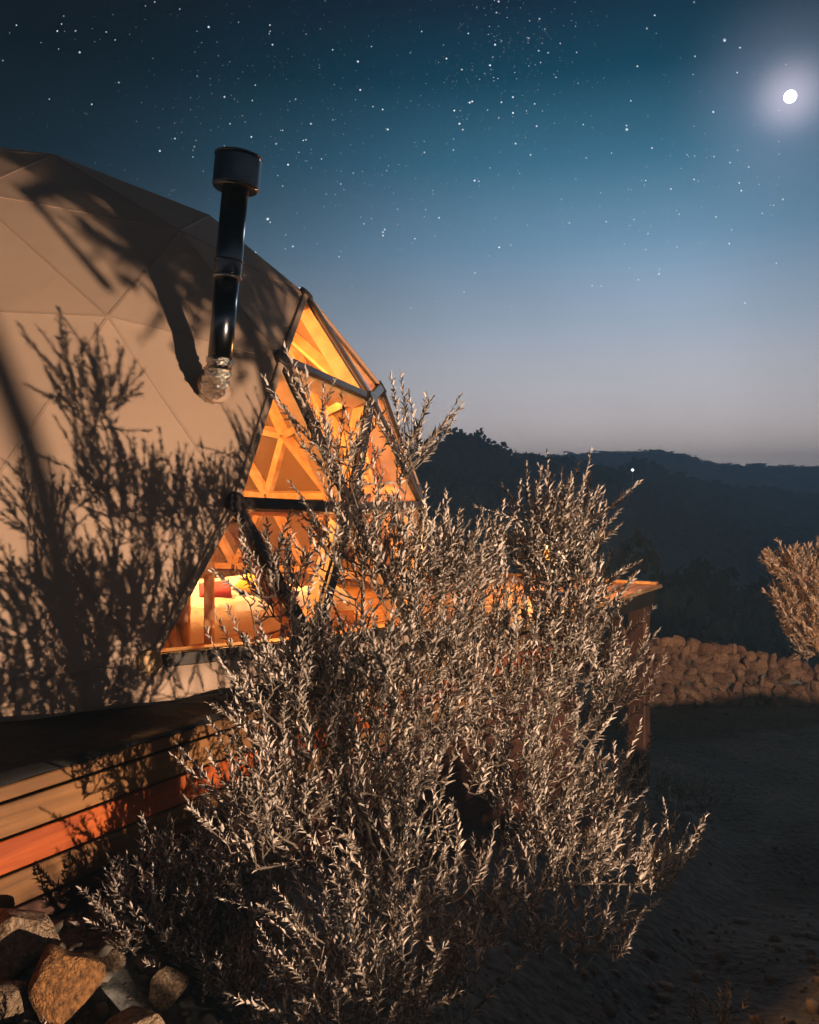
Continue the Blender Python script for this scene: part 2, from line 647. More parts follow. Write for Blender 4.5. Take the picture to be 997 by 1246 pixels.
def ground_h(x, y):
    x = np.asarray(x, float)
    y = np.asarray(y, float)
    # terraces going down away from the viewer
    base = interp(y, [-40, 1.55, 2.3, 3.0, 4.0, 6.0, 8.0, 13.0], [-.60, -.62, -.98, -1.18, -1.45, -1.92, -2.06, -2.12])
    q = (x - A2[0]) * E1[0] + (y - A2[1]) * E1[1]
    s = -((x - A2[0]) * E2[0] + (y - A2[1]) * E2[1])          # distance in front of the deck edge
    bank = interp(q, [-6, -1, 0.3, 1.3, 2.4, 4.2, 6.5, 9], [-.5, -.45, -.47, -.72, -1.0, -1.42, -1.98, -2.1])
    bank = bank - .42 * np.maximum(0, s - .35)
    z = np.maximum(base, np.where(q < 7.5, bank, -9))
    z = z + wob(x, y, 1.1, .025) * sstep(np.hypot(x, y), .5, 2.5) + wob(x * 1.0, y * 1.0, .33, .010)
    # valley and hills beyond the stone wall
    yy = np.maximum(y, 1e-3)
    u = np.clip(UC + F * x / np.maximum(yy, 20), -3000, 4000)
    y1 = ridge_y1(u)
    z1 = EYE + (VH - interp(u, *zip(*RID1))) / F * y1 - 2.6      # less the height of the trees
    val = -15.0
    far = interp(y, [13.5, 30, 48], [0, .55, 1])
    zf = np.where(y < 13.5, 0, -2.12 + (val + 2.12) * far)
    rise = sstep(y, 50, 1) * 0
    t1 = np.clip((y - 48) / (y1 - 48), 0, 1)
    zv = val + (z1 - val) * (t1 ** 1.15)
    back = np.clip((y - y1) / 50, 0, 1)
    zv = np.where(y > y1, z1 + (-8 - z1) * sstep(back, 0, 1), zv)
    y2 = 310.0
    z2 = EYE + (VH - interp(u, *zip(*RID2))) / F * y2 - 2.0
    t2 = sstep(y, y1 + 40, y2)
    zfar = np.where(y < y2, -8 + (z2 + 8) * t2, z2 - (y - y2) * .05)
    zv = np.where(y > y1 + 40, np.maximum(zv, zfar), zv)
    zv = zv + wob(x, y, 26, 1.1) * sstep(y, 45, 80)
    out = np.where(y < 13.5, z, np.where(y < 48, zf, zv))
    # behind and beside the viewer the terrace simply carries on
    return out


az = np.concatenate([np.arange(-180, -48, 4.0), np.arange(-48, 48, .45), np.arange(48, 180, 4.0)])
rr = np.concatenate([[0.0], np.geomspace(.45, 14, 300), np.geomspace(14.3, 385, 130)])
AZ, RR = np.meshgrid(np.radians(az), rr, indexing='ij')
X, Y = RR * np.sin(AZ), RR * np.cos(AZ)
Z = ground_h(X, Y)
na, nr = X.shape
idx = np.arange(na * nr).reshape(na, nr)
i0 = idx
i1 = np.roll(idx, -1, axis=0)
quads = np.stack([i0[:, :-1], i0[:, 1:], i1[:, 1:], i1[:, :-1]], -1).reshape(-1, 4)
ground = np_mesh('ground', np.stack([X, Y, Z], -1).reshape(-1, 3), quads[:, ::-1], M['earth'], smooth=True)
tag(ground, kind='structure')

# ------------------------------------------------------------------ deck
deck = empty('wooden_deck', dk(0, 0, -.5))
deck['label'] = 'raised timber deck carrying the dome tent, with plank skirting and a red-brown post'
deck['category'] = 'deck'
DO = np.array(deck.location)


def dbar(name, p, q, w, h, mat, up=(0, 0, 1), bevel=.004):
    return MB().bar(np.asarray(p) - DO, np.asarray(q) - DO, w, h, up, bevel).build(name, mat, deck)


BW = .128
s = .095
i = 0
while s < 7.3:
    q0 = -4.2
    dbar('deck_board', dk(q0, s, -.016), dk(QK + .0 - .06, s, -.016 + (.001 if i % 2 else -.001)), BW - .007, .032, M['deck_wood'])
    s += BW
    i += 1
# rim boards round the top edge
for q0, q1 in ((-4.2, -.9), (-.895, 2.6), (2.605, QK + .012)):
    dbar('rim_board', dk(q0, .012, -.013), dk(q1, .012, -.013), .03, .044 if q1 < 3 else .032, M['pine'] if q1 < 3 else M['deck_wood'])
dbar('edge_strip', dk(QK - .035, .03, .004), dk(QK - .035, 7.3, .004), .06, .05, M['deck_wood'])
# dark joists just under the boards
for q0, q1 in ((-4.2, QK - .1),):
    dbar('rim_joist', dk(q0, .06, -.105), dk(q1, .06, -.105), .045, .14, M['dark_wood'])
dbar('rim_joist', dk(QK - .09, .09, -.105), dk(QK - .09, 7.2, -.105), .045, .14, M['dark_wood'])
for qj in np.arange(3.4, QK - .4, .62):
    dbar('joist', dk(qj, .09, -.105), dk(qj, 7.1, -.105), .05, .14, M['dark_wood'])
# skirting planks, row by row, laid in lengths with butt joints
ROWH = .108
rows = 14
for r_ in range(rows):
    ztop = -.043 - r_ * ROWH
    zc = ztop - ROWH / 2 + .004
    joints = [-4.2] + sorted(random.uniform(-3.6, 3.2) + 0 for _ in range(1)) + [4.35]
    if r_ in (1,):
        joints = [-4.2, 1.75, 4.35]
    if r_ == 0:
        joints = [-4.2, 1.6, 4.35]
    for k in range(len(joints) - 1):
        lo_, hi_ = joints[k] + .0015, joints[k + 1] - .0015
        if ground_h(*dk(hi_, -.02)[:2]) > ztop + .12:
            continue
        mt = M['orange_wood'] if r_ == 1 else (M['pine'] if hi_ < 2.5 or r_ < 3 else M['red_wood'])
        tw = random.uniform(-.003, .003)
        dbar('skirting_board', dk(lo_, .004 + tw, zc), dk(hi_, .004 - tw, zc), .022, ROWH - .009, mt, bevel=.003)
# backing studs that carry the skirting
for qj in np.arange(-3.6, 4.4, .9):
    zb = float(ground_h(*dk(qj, .06)[:2])) - .25
    dbar('stud', dk(qj, .056, -.18), dk(qj, .056, min(zb, -.6)), .05, .06, M['dark_wood'], up=(E2[0], E2[1], 0))
# posts under the open corner
for qp, sp in ((QK - .28, .13), (QK - .28, 3.4), (QK - .28, 6.8), (4.2, .3)):
    p = dk(qp, sp)
    zb = float(ground_h(p[0], p[1])) - .12
    dbar('post', (p[0], p[1], -.18), (p[0], p[1], zb), .165, .165, M['red_wood'], up=(E2[0], E2[1], 0), bevel=.01)
dbar('diagonal_brace', dk(QK - .4, .13, -.75), dk(QK - .95, .13, -.20), .07, .09, M['red_wood'])

# black groundsheet between the dome and the edge of the deck
C = np.array([-2.82, 5.80, 0.12])
R = 3.02
vs_, fs_ = [], []
nq, ns = 90, 10
for i in range(nq):
    q = -4.0 + i * (7.4 / (nq - 1))
    for j in range(ns):
        f = j / (ns - 1)
        s0 = -.006
        base = dk(q, 0)[:2]
        # reach in to just inside the dome base circle
        cq = (C[:2] - A2) @ E1
        cs = (C[:2] - A2) @ E2
        dq = q - cq
        s1 = cs - math.sqrt(max((R - .06) ** 2 - dq * dq, 0.4))
        s1 = min(s1, 1.7)
        s_ = s0 + (s1 - s0) * f
        bulge = .012 + .010 * math.sin(f * math.pi) * (.6 + .4 * math.sin(q * 2.3)) + .004 * math.sin(q * 17 + f * 5)
        p = dk(q, s_, bulge)
        vs_.append(p)
for i in range(nq - 1):
    for j in range(ns - 1):
        a = i * ns + j
        fs_.append((a, a + ns, a + ns + 1, a + 1))
gs = mesh_obj('groundsheet', vs_, fs_, M['tarp'], smooth=True)
sol = gs.modifiers.new('thickness', 'SOLIDIFY')
sol.thickness = .006
sol.offset = 1
tag(gs, 'black groundsheet laid on the deck along the foot of the dome', 'groundsheet')


# ------------------------------------------------------------------ dome
def icosphere_4v(nu=4):
    k5 = 5 ** .5
    V = [(0, 0, 1)] + [(math.cos(2 * math.pi * i / 5) * 2 / k5, math.sin(2 * math.pi * i / 5) * 2 / k5, 1 / k5) for i in range(5)]
    V += [(math.cos(2 * math.pi * (i + .5) / 5) * 2 / k5, math.sin(2 * math.pi * (i + .5) / 5) * 2 / k5, -1 / k5) for i in range(5)]
    V += [(0, 0, -1)]
    V = np.array(V)
    Fc = [(0, 1 + i, 1 + (i + 1) % 5) for i in range(5)]
    Fc += [(1 + i, 6 + i, 1 + (i + 1) % 5) for i in range(5)]
    Fc += [(6 + i, 6 + (i + 1) % 5, 1 + (i + 1) % 5) for i in range(5)]
    Fc += [(11, 6 + (i + 1) % 5, 6 + i) for i in range(5)]
    pts, key, faces = [], {}, []

    def pid(p):
        p = p / np.linalg.norm(p)
        k = tuple(np.round(p, 4) + 0.0)
        if k not in key:
            key[k] = len(pts)
            pts.append(p)
        return key[k]
    for f in Fc:
        a, b_, c = V[list(f)]
        g = {}
        for i in range(nu + 1):
            for j in range(nu + 1 - i):
                g[i, j] = pid((a * (nu - i - j) + b_ * i + c * j) / nu)
        for i in range(nu):
            for j in range(nu - i):
                faces.append((g[i, j], g[i + 1, j], g[i, j + 1]))
                if i + j < nu - 1:
                    faces.append((g[i + 1, j], g[i + 1, j + 1], g[i, j + 1]))
    return np.array(pts), faces


P0, FACES = icosphere_4v()
ROT = 0.914
cr, sr = math.cos(ROT), math.sin(ROT)
P0 = P0 @ np.array([[cr, sr, 0], [-sr, cr, 0], [0, 0, 1]])
FACES = [f for f in FACES if P0[list(f), 2].mean() > .01]
P = P0 * R + C


def sphere_hit(u, v):
    o = np.array([0, 0, EYE])
    d = at(u, v, 1.0) - o
    oc = o - C
    a, b_, c = d @ d, 2 * oc @ d, oc @ oc - R * R
    D = b_ * b_ - 4 * a * c
    t_ = (-b_ - math.sqrt(D)) / (2 * a) if D > 0 else -b_ / (2 * a)
    p = o + d * t_
    e = p - C
    return C + e / np.linalg.norm(e) * R


# node positions of the glazed bay as they stand on the dome
NODES = dict(a=(372, 358), b=(343, 437), d=(286, 612), n=(452, 485), h=(428, 618), r=(514, 615), l=(182, 805), q=(382, 785))
AZEL = dict(a=(-19.7, 41.1), b=(-35.7, 30.2), d=(-45.9, 16), n=(-19.7, 26.6), h=(-28.4, 14.5), r=(-10.9, 14.5), l=(-55.7, 0), q=(-37.7, 0))
ctrl, disp = [], []
NID = {}
for k, (u, v) in NODES.items():
    a_, e_ = np.radians(AZEL[k])
    dv = np.array([math.cos(e_) * math.cos(a_), math.cos(e_) * math.sin(a_), math.sin(e_)])
    j = int(np.argmax(P0 @ dv))
    NID[k] = j
    ctrl.append(P[j])
    disp.append(sphere_hit(u, v) - P[j])
ctrl, disp = np.array(ctrl), np.array(disp)
PN = P.copy()
for i in range(len(P)):
    dd = np.linalg.norm(ctrl - P[i], axis=1)
    if dd.min() < 1e-6:
        PN[i] = P[i] + disp[dd.argmin()]
    else:
        w = 1 / dd ** 3
        PN[i] = P[i] + (w[:, None] * disp).sum(0) / w.sum() * math.exp(-(dd.min() / 1.6) ** 2)
        e = PN[i] - C
        if PN[i][2] > C[2] + .05:
            PN[i] = C + e / np.linalg.norm(e) * R
P = PN
AZN = math.degrees(math.atan2(*(P0[NID['n']][[1, 0]])))


def is_window(f):
    c = P0[list(f)].mean(0)
    el = math.degrees(math.asin(c[2] / np.linalg.norm(c)))
    a_ = (math.degrees(math.atan2(c[1], c[0])) - AZN + 180) % 360 - 180
    hw = np.interp(el, [0, 16, 30, 41], [36, 26, 16, 0])
    return el < 40 and abs(a_) < hw


WIN = [f for f in FACES if is_window(f)]
FAB = [f for f in FACES if not is_window(f)]

dome = empty('dome_tent', (C[0], C[1], 0))
tag(dome, 'tan canvas geodesic dome tent with a glazed bay of lit triangular windows', 'dome tent')
DOM = np.array([C[0], C[1], 0.0])

# fabric: each facet subdivided and slightly swollen so the struts show as soft creases
NS = 1
key, fv, ff = {}, [], []


def fpt(p):
    k = tuple(np.round(p, 4))
    if k not in key:
        key[k] = len(fv)
        e = p - C
        on = C + e / np.linalg.norm(e) * R
        q = p + (on - p) * .02
        fv.append(q - DOM)
    return key[k]


for f in FAB:
    a, b_, c = P[list(f)]
    g = {}
    for i in range(NS + 1):
        for j in range(NS + 1 - i):
            g[i, j] = fpt((a * (NS - i - j) + b_ * i + c * j) / NS)
    for i in range(NS):
        for j in range(NS - i):
            ff.append((g[i, j], g[i + 1, j], g[i, j + 1]))
            if i + j < NS - 1:
                ff.append((g[i + 1, j], g[i + 1, j + 1], g[i, j + 1]))
cover = mesh_obj('canvas_cover', fv, ff, M['fabric'], dome, smooth=False)
# flip if needed so that normals face outwards
me = cover.data
if me.polygons[0].normal.dot(Vector(me.polygons[0].center) - Vector((0, 0, C[2]))) < 0:
    me.flip_normals()
cover.data.materials.append(M['lining'])
md_ = cover.modifiers.new('thickness', 'SOLIDIFY')
md_.material_offset = 1
md_.thickness = .012
md_.offset = -1

# canvas valance between the lowest struts and the deck
edge_count = {}
for f in FACES:
    for x, y in ((f[0], f[1]), (f[1], f[2]), (f[2], f[0])):
        edge_count.setdefault(tuple(sorted((x, y))), []).append(f)
base_edges = [e for e, fl in edge_count.items() if len(fl) == 1]
vs_, fs_ = [], []
for x, y in base_edges:
    p, q = P[x], P[y]
    for k in range(8):
        t0, t1 = k / 8, (k + 1) / 8
        quad = []
        for t_ in (t0, t1):
            top = p + (q - p) * t_
            e = top - C
            out = np.array([e[0], e[1], 0])
            out /= np.linalg.norm(out)
            on = C + e / np.linalg.norm(e) * R
            top = top + (on - top) * .02
            low = np.array([top[0], top[1], -.004]) + out * (.035 + .02 * math.sin(t_ * 6.28 * 2))
            quad += [top - DOM, low - DOM]
        n0 = len(vs_)
        vs_ += quad
        fs_.append((n0, n0 + 1, n0 + 3, n0 + 2))
val = mesh_obj('valance', vs_, fs_, M['fabric'], dome, smooth=True)
md_ = val.modifiers.new('thickness', 'SOLIDIFY')
md_.thickness = .01
md_.offset = 0

# struts inside, one per edge, and dark glazing bars outside on the bay
win_edges = set()
for f in WIN:
    for x, y in ((f[0], f[1]), (f[1], f[2]), (f[2], f[0])):
        win_edges.add(tuple(sorted((x, y))))
fab_edges = set()
for f in FAB:
    for x, y in ((f[0], f[1]), (f[1], f[2]), (f[2], f[0])):
        fab_edges.add(tuple(sorted((x, y))))
for e in sorted(edge_count):
    p, q = P[e[0]], P[e[1]]
    mid = (p + q) / 2
    up = mid - C
    up /= np.linalg.norm(up)
    if mid[2] < .05:
        continue
    inn = up * .062
    a = (q - p) / np.linalg.norm(q - p)
    wd = .062
    MB().bar(p - inn + a * .035 - DOM, q - inn - a * .035 - DOM, wd, .085, up).build('strut', M['strut'], dome)
    if e in win_edges:
        boundary = e in fab_edges
        w_ = .035 if boundary else .056
        MB().bar(p + up * .006 + a * .03 - DOM, q + up * .006 - a * .03 - DOM, w_, .022, up, .004).build('glazing_bar', M['fabric'] if boundary else M['mullion'], dome)
seams = MB()
for e in sorted(fab_edges - win_edges):
    p, q = P[e[0]], P[e[1]]
    up = (p + q) / 2 - C
    up /= np.linalg.norm(up)
    seams.bar(p + up * .0005 - DOM, q + up * .0005 - DOM, .015, .004, up, .001)
seams.build('seam_tape', M['seam'], dome)
nodes_w = sorted({i for f in WIN for i in f})
for i in nodes_w:
    e = (P[i] - C) / R
    Mx = Matrix.Translation(Vector(P[i] - DOM)) @ Vector(e).to_track_quat('Z', 'Y').to_matrix().to_4x4()
    MB().lathe([(.001, -.10), (.045, -.10), (.05, -.02), (.05, .016), (.042, .022), (.001, .022)], 12, Mx).build('hub', M['mullion'] if P0[i][2] > .05 else M['strut'], dome, smooth=False)
for f in WIN:
    tri = P[list(f)]
    c = tri.mean(0)
    up = np.cross(tri[1] - tri[0], tri[2] - tri[0])
    up /= np.linalg.norm(up)
    if up @ (c - C) < 0:
        up = -up
        tri = tri[::-1]
    tri = c + (tri - c) * .985
    o1, o2 = tri - up * .012 - DOM, tri - up * .018 - DOM
    mesh_obj('pane', list(o1) + list(o2), [(0, 1, 2), (5, 4, 3), (0, 3, 4, 1), (1, 4, 5, 2), (2, 5, 3, 0)], M['glass'], dome)

# ------------------------------------------------------------------ things inside the dome
def cushion(name, loc, size, rot, mat, label, cat='cushion', tilt=0.0):
    bm = bmesh.new()
    bmesh.ops.create_cube(bm, size=2.0)
    bmesh.ops.subdivide_edges(bm, edges=bm.edges[:], cuts=7, use_grid_fill=True)
    for v in bm.verts:
        x, y, z = v.co
        rx, ry = abs(x), abs(y)
        k = (1 - rx ** 3.0) * (1 - ry ** 3.0)
        v.co = Vector((x * size[0] * (1 - .10 * (1 - rx) * ry * ry), y * size[1] * (1 - .10 * (1 - ry) * rx * rx), z * size[2] * (.15 + .85 * max(k, 0) ** .5)))
    me = bpy.data.meshes.new(name)
    bm.to_mesh(me)
    bm.free()
    me.polygons.foreach_set('use_smooth', [True] * len(me.polygons))
    me.materials.append(mat)
    o = link(bpy.data.objects.new(name, me))
    o.location = tuple(map(float, loc))
    o.rotation_euler = (tilt, 0, rot)
    tag(o, label, cat)
    return o


bed = empty('low_bed', (-1.35, 5.15, .0))
tag(bed, 'low bed with white covers beside the triangular windows inside the dome', 'bed')
mb = MB()
for sx in (-.62, .62):
    mb.bar((sx, -.85, .05), (sx, .85, .05), .05, .10)
for sy in (-.82, .82):
    mb.bar((-.6, sy, .05), (.6, sy, .05), .05, .098)
mb.build('bed_frame', M['strut'], bed)
vs_, fs_ = [], []
nx, ny = 16, 22
for i in range(nx):
    for j in range(ny):
        x, y = -1 + 2 * i / (nx - 1), -1 + 2 * j / (ny - 1)
        ed = max(abs(x), abs(y))
        z = .27 + .018 * math.sin(x * 5 + y * 3) + .014 * math.sin(y * 9 - x * 4) - .19 * max(0, (ed - .82) / .18) ** 2
        vs_.append((x * .66, y * .9, z))
for i in range(nx - 1):
    for j in range(ny - 1):
        a = i * ny + j
        fs_.append((a, a + ny, a + ny + 1, a + 1))
mesh_obj('duvet', vs_, fs_, M['linen'], bed, smooth=True)
MB().bar((0, -.8, .14), (0, .8, .14), 1.18, .18, bevel=.03).build('mattress', M['linen'], bed)
bed.rotation_euler = (0, 0, -.5)
cushion('cushion', (-1.12, 4.72, .32), (.09, .07, .035), .3, M['pink'], 'pink cushion lying on the white bed inside the dome', tilt=.5)
cushion('cushion', (-.93, 5.05, .33), (.13, .10, .05), -.5, M['mustard'], 'mustard yellow cushion lying on the white bed inside the dome', tilt=.4)
# curtain hanging by the left side of the bay
vs_, fs_ = [], []
cp, cq_ = np.array([-1.62, 3.98]), np.array([-1.12, 4.18])
ncx = 60
for i in range(ncx):
    t_ = i / (ncx - 1)
    p = cp + (cq_ - cp) * t_
    nrm_ = np.array([-(cq_ - cp)[1], (cq_ - cp)[0]])
    nrm_ /= np.linalg.norm(nrm_)
    off = math.sin(t_ * math.pi * 14) * .03
    for z, k in ((1.28, .5), (.7, .9), (.03, 1.15)):
        pp = p + nrm_ * off * k
        vs_.append((pp[0], pp[1], z))
for i in range(ncx - 1):
    for j in range(2):
        a = i * 3 + j
        fs_.append((a, a + 3, a + 4, a + 1))
cur = mesh_obj('curtain', vs_, fs_, M['curtain'], smooth=True)
md_ = cur.modifiers.new('thickness', 'SOLIDIFY')
md_.thickness = .004
tag(cur, 'pleated cream curtain hanging inside beside the lowest triangular window', 'curtain')
# slender wooden upright and a folding stool
up_ = MB().bar((-.99, 4.05, -.002), (-.99, 4.05, .92), .045, .045, up=(0, 1, 0), bevel=.004).build('wooden_upright', M['strut'])
tag(up_, 'slender wooden upright standing behind the lowest triangular window', 'upright')
st = empty('stool', (-1.18, 4.55, .0))
tag(st, 'small round wooden stool on the floor beside the bed', 'stool')
st.location = (-1.72, 4.35, .0)
MB().lathe([(.01, .30), (.13, .30), (.14, .31), (.14, .325), (.13, .335), (.01, .335)], 20).build('seat', M['strut'], st)
for k in range(3):
    a_ = k * 2.094 + .4
    MB().tube([(math.cos(a_) * .13, math.sin(a_) * .13, -.002), (math.cos(a_) * .085, math.sin(a_) * .085, .305)], [.011, .014], 8).build('leg', M['strut'], st)
# assumed lamp lighting the room: globe on a slender stand, unseen behind the canvas
LP = np.array([-1.70, 4.75, 0.0])
fl = empty('assumed_floor_lamp', LP)
tag(fl, 'assumed unseen globe floor lamp glowing warm orange inside the dome behind the canvas', 'lamp')
MB().lathe([(.01, -.002), (.13, -.002), (.13, .012), (.03, .022), (.012, .04), (.01, .98), (.01, 1.0)], 20).build('stand', M['black_metal'], fl)
prof = [(.09 * math.sin(t_), 1.08 - .09 * math.cos(t_)) for t_ in np.linspace(.1, math.pi - .05, 12)]
MB().lathe(prof, 20).build('globe', M['bulb'], fl, smooth=True)
for nm, loc, pw in (('assumed_room_lamp_glow', LP + np.array([0, 0, 1.32]), ROOM_POWER), ):
    ld = bpy.data.lights.new(nm, 'POINT')
    ld.energy = pw
    ld.color = (1.0, .43, .12)
    ld.shadow_soft_size = .09
    lo_ = link(bpy.data.objects.new(nm, ld), fl)
    lo_.location = (0, 0, 1.32)

ln_ = empty('assumed_deck_lantern', (1.22, 7.15, 0))  # assumed lantern, added to throw orange light on the deck corner
tag(ln_, 'assumed short lantern on a black pole, added behind the big olive to light the deck orange', 'lantern')
MB().lathe([(.01, .0), (.11, .0), (.11, .012), (.03, .025), (.012, .04), (.011, 0.3), (.011, 0.31)], 16).build('stand', M['black_metal'], ln_)
MB().lathe([(.01, 0.3), (.05, 0.3), (.055, 0.315), (.055, 0.4), (.045, 0.42), (.01, 0.42)], 16).build('glass', M['lantern'], ln_, smooth=True)
MB().lathe([(.085, 0.515), (.075, 0.535), (.02, 0.57), (.008, 0.58)], 16).build('hood', M['black_metal'], ln_)
for k in range(4):
    a_ = k * 1.5708
    MB().tube([(math.cos(a_) * .066, math.sin(a_) * .066, 0.3), (math.cos(a_) * .066, math.sin(a_) * .066, 0.525)], [.004, .004], 6).build('bar', M['black_metal'], ln_)
ld = bpy.data.lights.new('assumed_lantern_glow', 'POINT')
ld.energy = 130
ld.color = (1.0, .43, .12)
ld.shadow_soft_size = .03
lo_ = link(bpy.data.objects.new('assumed_lantern_glow', ld), ln_)
lo_.location = (0, 0, 0.47)

pl = empty('added_pendant_lamp', (-1.25, 6.05, 1.62))  # unseen lamp added to throw warm light through the bay onto the deck
tag(pl, 'unseen round pendant lamp added inside the dome to light the deck', 'lamp')
prof = [(.11 * math.sin(t_), -.11 * math.cos(t_)) for t_ in np.linspace(.1, math.pi - .1, 12)]
MB().lathe(prof, 20).build('lamp_shade', M['bulb'], pl, smooth=True)
MB().tube([(0, 0, .10), (0, 0, .82)], [.004, .004], 6).build('cable', M['black_metal'], pl)
ld = bpy.data.lights.new('deck_fill_glow', 'POINT')
ld.energy = ROOM_POWER * .5
ld.color = (1.0, .43, .12)
ld.shadow_soft_size = .1
lo_ = link(bpy.data.objects.new('deck_fill_glow', ld), pl)
lo_.location = (0, 0, -.25)

# ------------------------------------------------------------------ stove flue
base_hit = sphere_hit(262, 470)
nrmv = (base_hit - C) / R
flue = empty('stove_flue', base_hit)
tag(flue, 'black stove flue pipe with a round cowl rising from the dome canvas', 'flue')
FO = np.array(flue.location)
dep = base_hit[1] - .16
f_bot = at(265, 466, dep)
f_top = at(291, 186, dep - .03)
ax = (f_top - f_bot)
Lf = np.linalg.norm(ax)
ax /= Lf
Mf = Matrix.Translation(Vector(f_bot - FO)) @ Vector(ax).to_track_quat('Z', 'Y').to_matrix().to_4x4()
px = dep / F
rl, ru_, rc = 14.6 * px, 16.2 * px, 28.0 * px


def zf(frac):
    return Lf * frac


lower = MB().lathe([(rl, zf(.06)), (rl, zf(.47)), (rl * .98, zf(.47))], 36, Mf).build('lower_pipe', M['black_metal'], flue, True)
for fr_ in (.455, .525):
    MB().lathe([(rl, zf(fr_)), (ru_ * 1.05, zf(fr_) + .002), (ru_ * 1.10, zf(fr_) + .007), (ru_ * 1.05, zf(fr_) + .012), (rl, zf(fr_) + .014)], 36, Mf).build('joint_band', M['steel'] if fr_ < .5 else M['black_metal'], lower, True)
MB().lathe([(ru_ * .97, zf(.47)), (ru_, zf(.475)), (ru_, zf(.85)), (ru_ * .99, zf(.85))], 36, Mf).build('upper_pipe', M['black_metal'], flue, True)
cow = MB().lathe([(ru_ * .9, zf(.835)), (rc * .90, zf(.84)), (rc * .985, zf(.846)), (rc, zf(.855)), (rc, zf(.97)), (rc * .97, zf(.985)), (rc * .9, zf(.992)), (rc * .3, zf(1.0)), (.001, zf(1.0))], 40, Mf)
cowl = cow.build('cowl', M['black_metal'], flue)
bmod = cowl.modifiers.new('round', 'BEVEL')
bmod.width = .004
bmod.segments = 2
bmod.limit_method = 'ANGLE'
MB().lathe([(rc * 1.0, zf(.985) - .006), (rc * 1.025, zf(.985) - .004), (rc * 1.025, zf(.985) + .001), (rc * .98, zf(.985) + .003)], 40, Mf).build('cowl_rim', M['black_metal'], cowl)
# crumpled foil elbow into the canvas
el_pts, el_r = [], []
pa = base_hit - nrmv * .06 - FO
pb = f_bot - FO + ax * 0.0
pc_ = f_bot + ax * zf(.11) - FO
curve = np.concatenate([bez(pa, pb, pc_, 26)])
mb = MB()
seg = 26
vv, fc = [], []
for i, p in enumerate(curve):
    t_ = curve[min(i + 1, 25)] - curve[max(i - 1, 0)]
    t_ /= np.linalg.norm(t_)
    a = np.cross(t_, (.3, .9, .1))
    a /= np.linalg.norm(a)
    b_ = np.cross(t_, a)
    for k in range(seg):
        an = 2 * math.pi * k / seg
        rad = rl * (1.06 + .10 * rng.uniform(-1, 1) + .07 * math.sin(i * 1.15))
        vv.append(p + (a * math.cos(an) + b_ * math.sin(an)) * rad)
for i in range(25):
    for k in range(seg):
        k2 = (k + 1) % seg
        fc.append((i * seg + k, i * seg + k2, (i + 1) * seg + k2, (i + 1) * seg + k))
mesh_obj('foil_elbow', vv, fc, M['foil'], flue)
Mb = Matrix.Translation(Vector(base_hit - FO)) @ Vector(nrmv).to_track_quat('Z', 'Y').to_matrix().to_4x4()
MB().lathe([(rl * 1.0, -.03), (rl * 1.5, -.02), (rl * 1.55, .008), (rl * 1.1, .016)], 30, Mb).build('flashing', M['fabric'], flue, True)


# ------------------------------------------------------------------ rocks
def rock_mesh(name, seed, mat, sub=3, rough=.22, cuts=7):
    r_ = np.random.default_rng(seed)
    bm = bmesh.new()
    bmesh.ops.create_icosphere(bm, subdivisions=sub, radius=1.0)
    kd = r_.normal(size=(9, 3))
    ph = r_.uniform(0, 6.28, 9)
    planes = r_.normal(size=(cuts, 3))
    planes /= np.linalg.norm(planes, axis=1)[:, None]
    dist = r_.uniform(.45, .8, cuts)
    for v in bm.verts:
        p = np.array(v.co)
        for n_, d_ in zip(planes, dist):
            k = p @ n_
            if k > d_:
                p = p - n_ * (k - d_) * .88
        s_ = sum(math.sin(kd[i] @ p * (1.6 + i * .7) + ph[i]) / (1.4 + i * .8) for i in range(9))
        p = p * (1 + rough * .35 * s_)
        v.co = Vector(p)
    me = bpy.data.meshes.new(name)
    bm.to_mesh(me)
    bm.free()
    me.materials.append(mat)
    return me


ROCKS = [rock_mesh('rock', 40 + i, M['rock'], 4, .38, 15) for i in range(6)]
rock_spec = [  # u, v, depth, size (sx, sy, sz), label
    (18, 1146, 2.28, (.15, .14, .13), 'grey-topped limestone rock against the lowest pine skirting planks'),
    (80, 1160, 2.16, (.105, .10, .12), 'tall rust-orange limestone rock beside the pine skirting planks'),
    (160, 1222, 2.05, (.15, .12, .10), 'broad pale brown rock with a ridged top in front of the rust-orange rock'),
    (35, 1225, 1.95, (.11, .11, .07), 'low flat rock half covered by sprigs below the rust-orange rock'),
    (122, 1180, 2.35, (.06, .06, .06), 'small rock wedged behind the rust-orange rock'),
    (255, 1185, 2.55, (.13, .12, .12), 'brown boulder in the shade of the olive bush by the skirting'),
    (310, 1150, 2.75, (.15, .13, .15), 'large smooth brown boulder under the left side of the olive bush'),
    (5, 1195, 2.10, (.07, .08, .06), 'angular brown stone between the grey-topped rock and the low flat rock'),
    (205, 1200, 2.30, (.08, .07, .06), 'flat-sided stone between the broad pale rock and the sapling'),
    (140, 1150, 2.42, (.06, .05, .05), 'small angular stone lying against the skirting planks beside the rust-orange rock'),
    (95, 1245, 1.9, (.07, .07, .05), 'fist-sized stone at the foot of the broad pale brown rock'),
]
for i, (u, v, d, s3, lab) in enumerate(rock_spec):
    o = link(bpy.data.objects.new('rock', ROCKS[i % 6] if i != 1 else rock_mesh('rock', 48, M['rust_rock'], 4, .42, 16)))
    p = at(u, v, d)
    g = float(ground_h(p[0], p[1]))
    o.location = (p[0], p[1], min(p[2], g + s3[2] * .75))
    o.scale = tuple(q * 1.02 for q in s3)
    o.rotation_euler = (random.uniform(-.3, .3), random.uniform(-.3, .3), random.uniform(0, 6.28))
    tag(o, lab, 'rock', 'rocks round the foot of the deck')

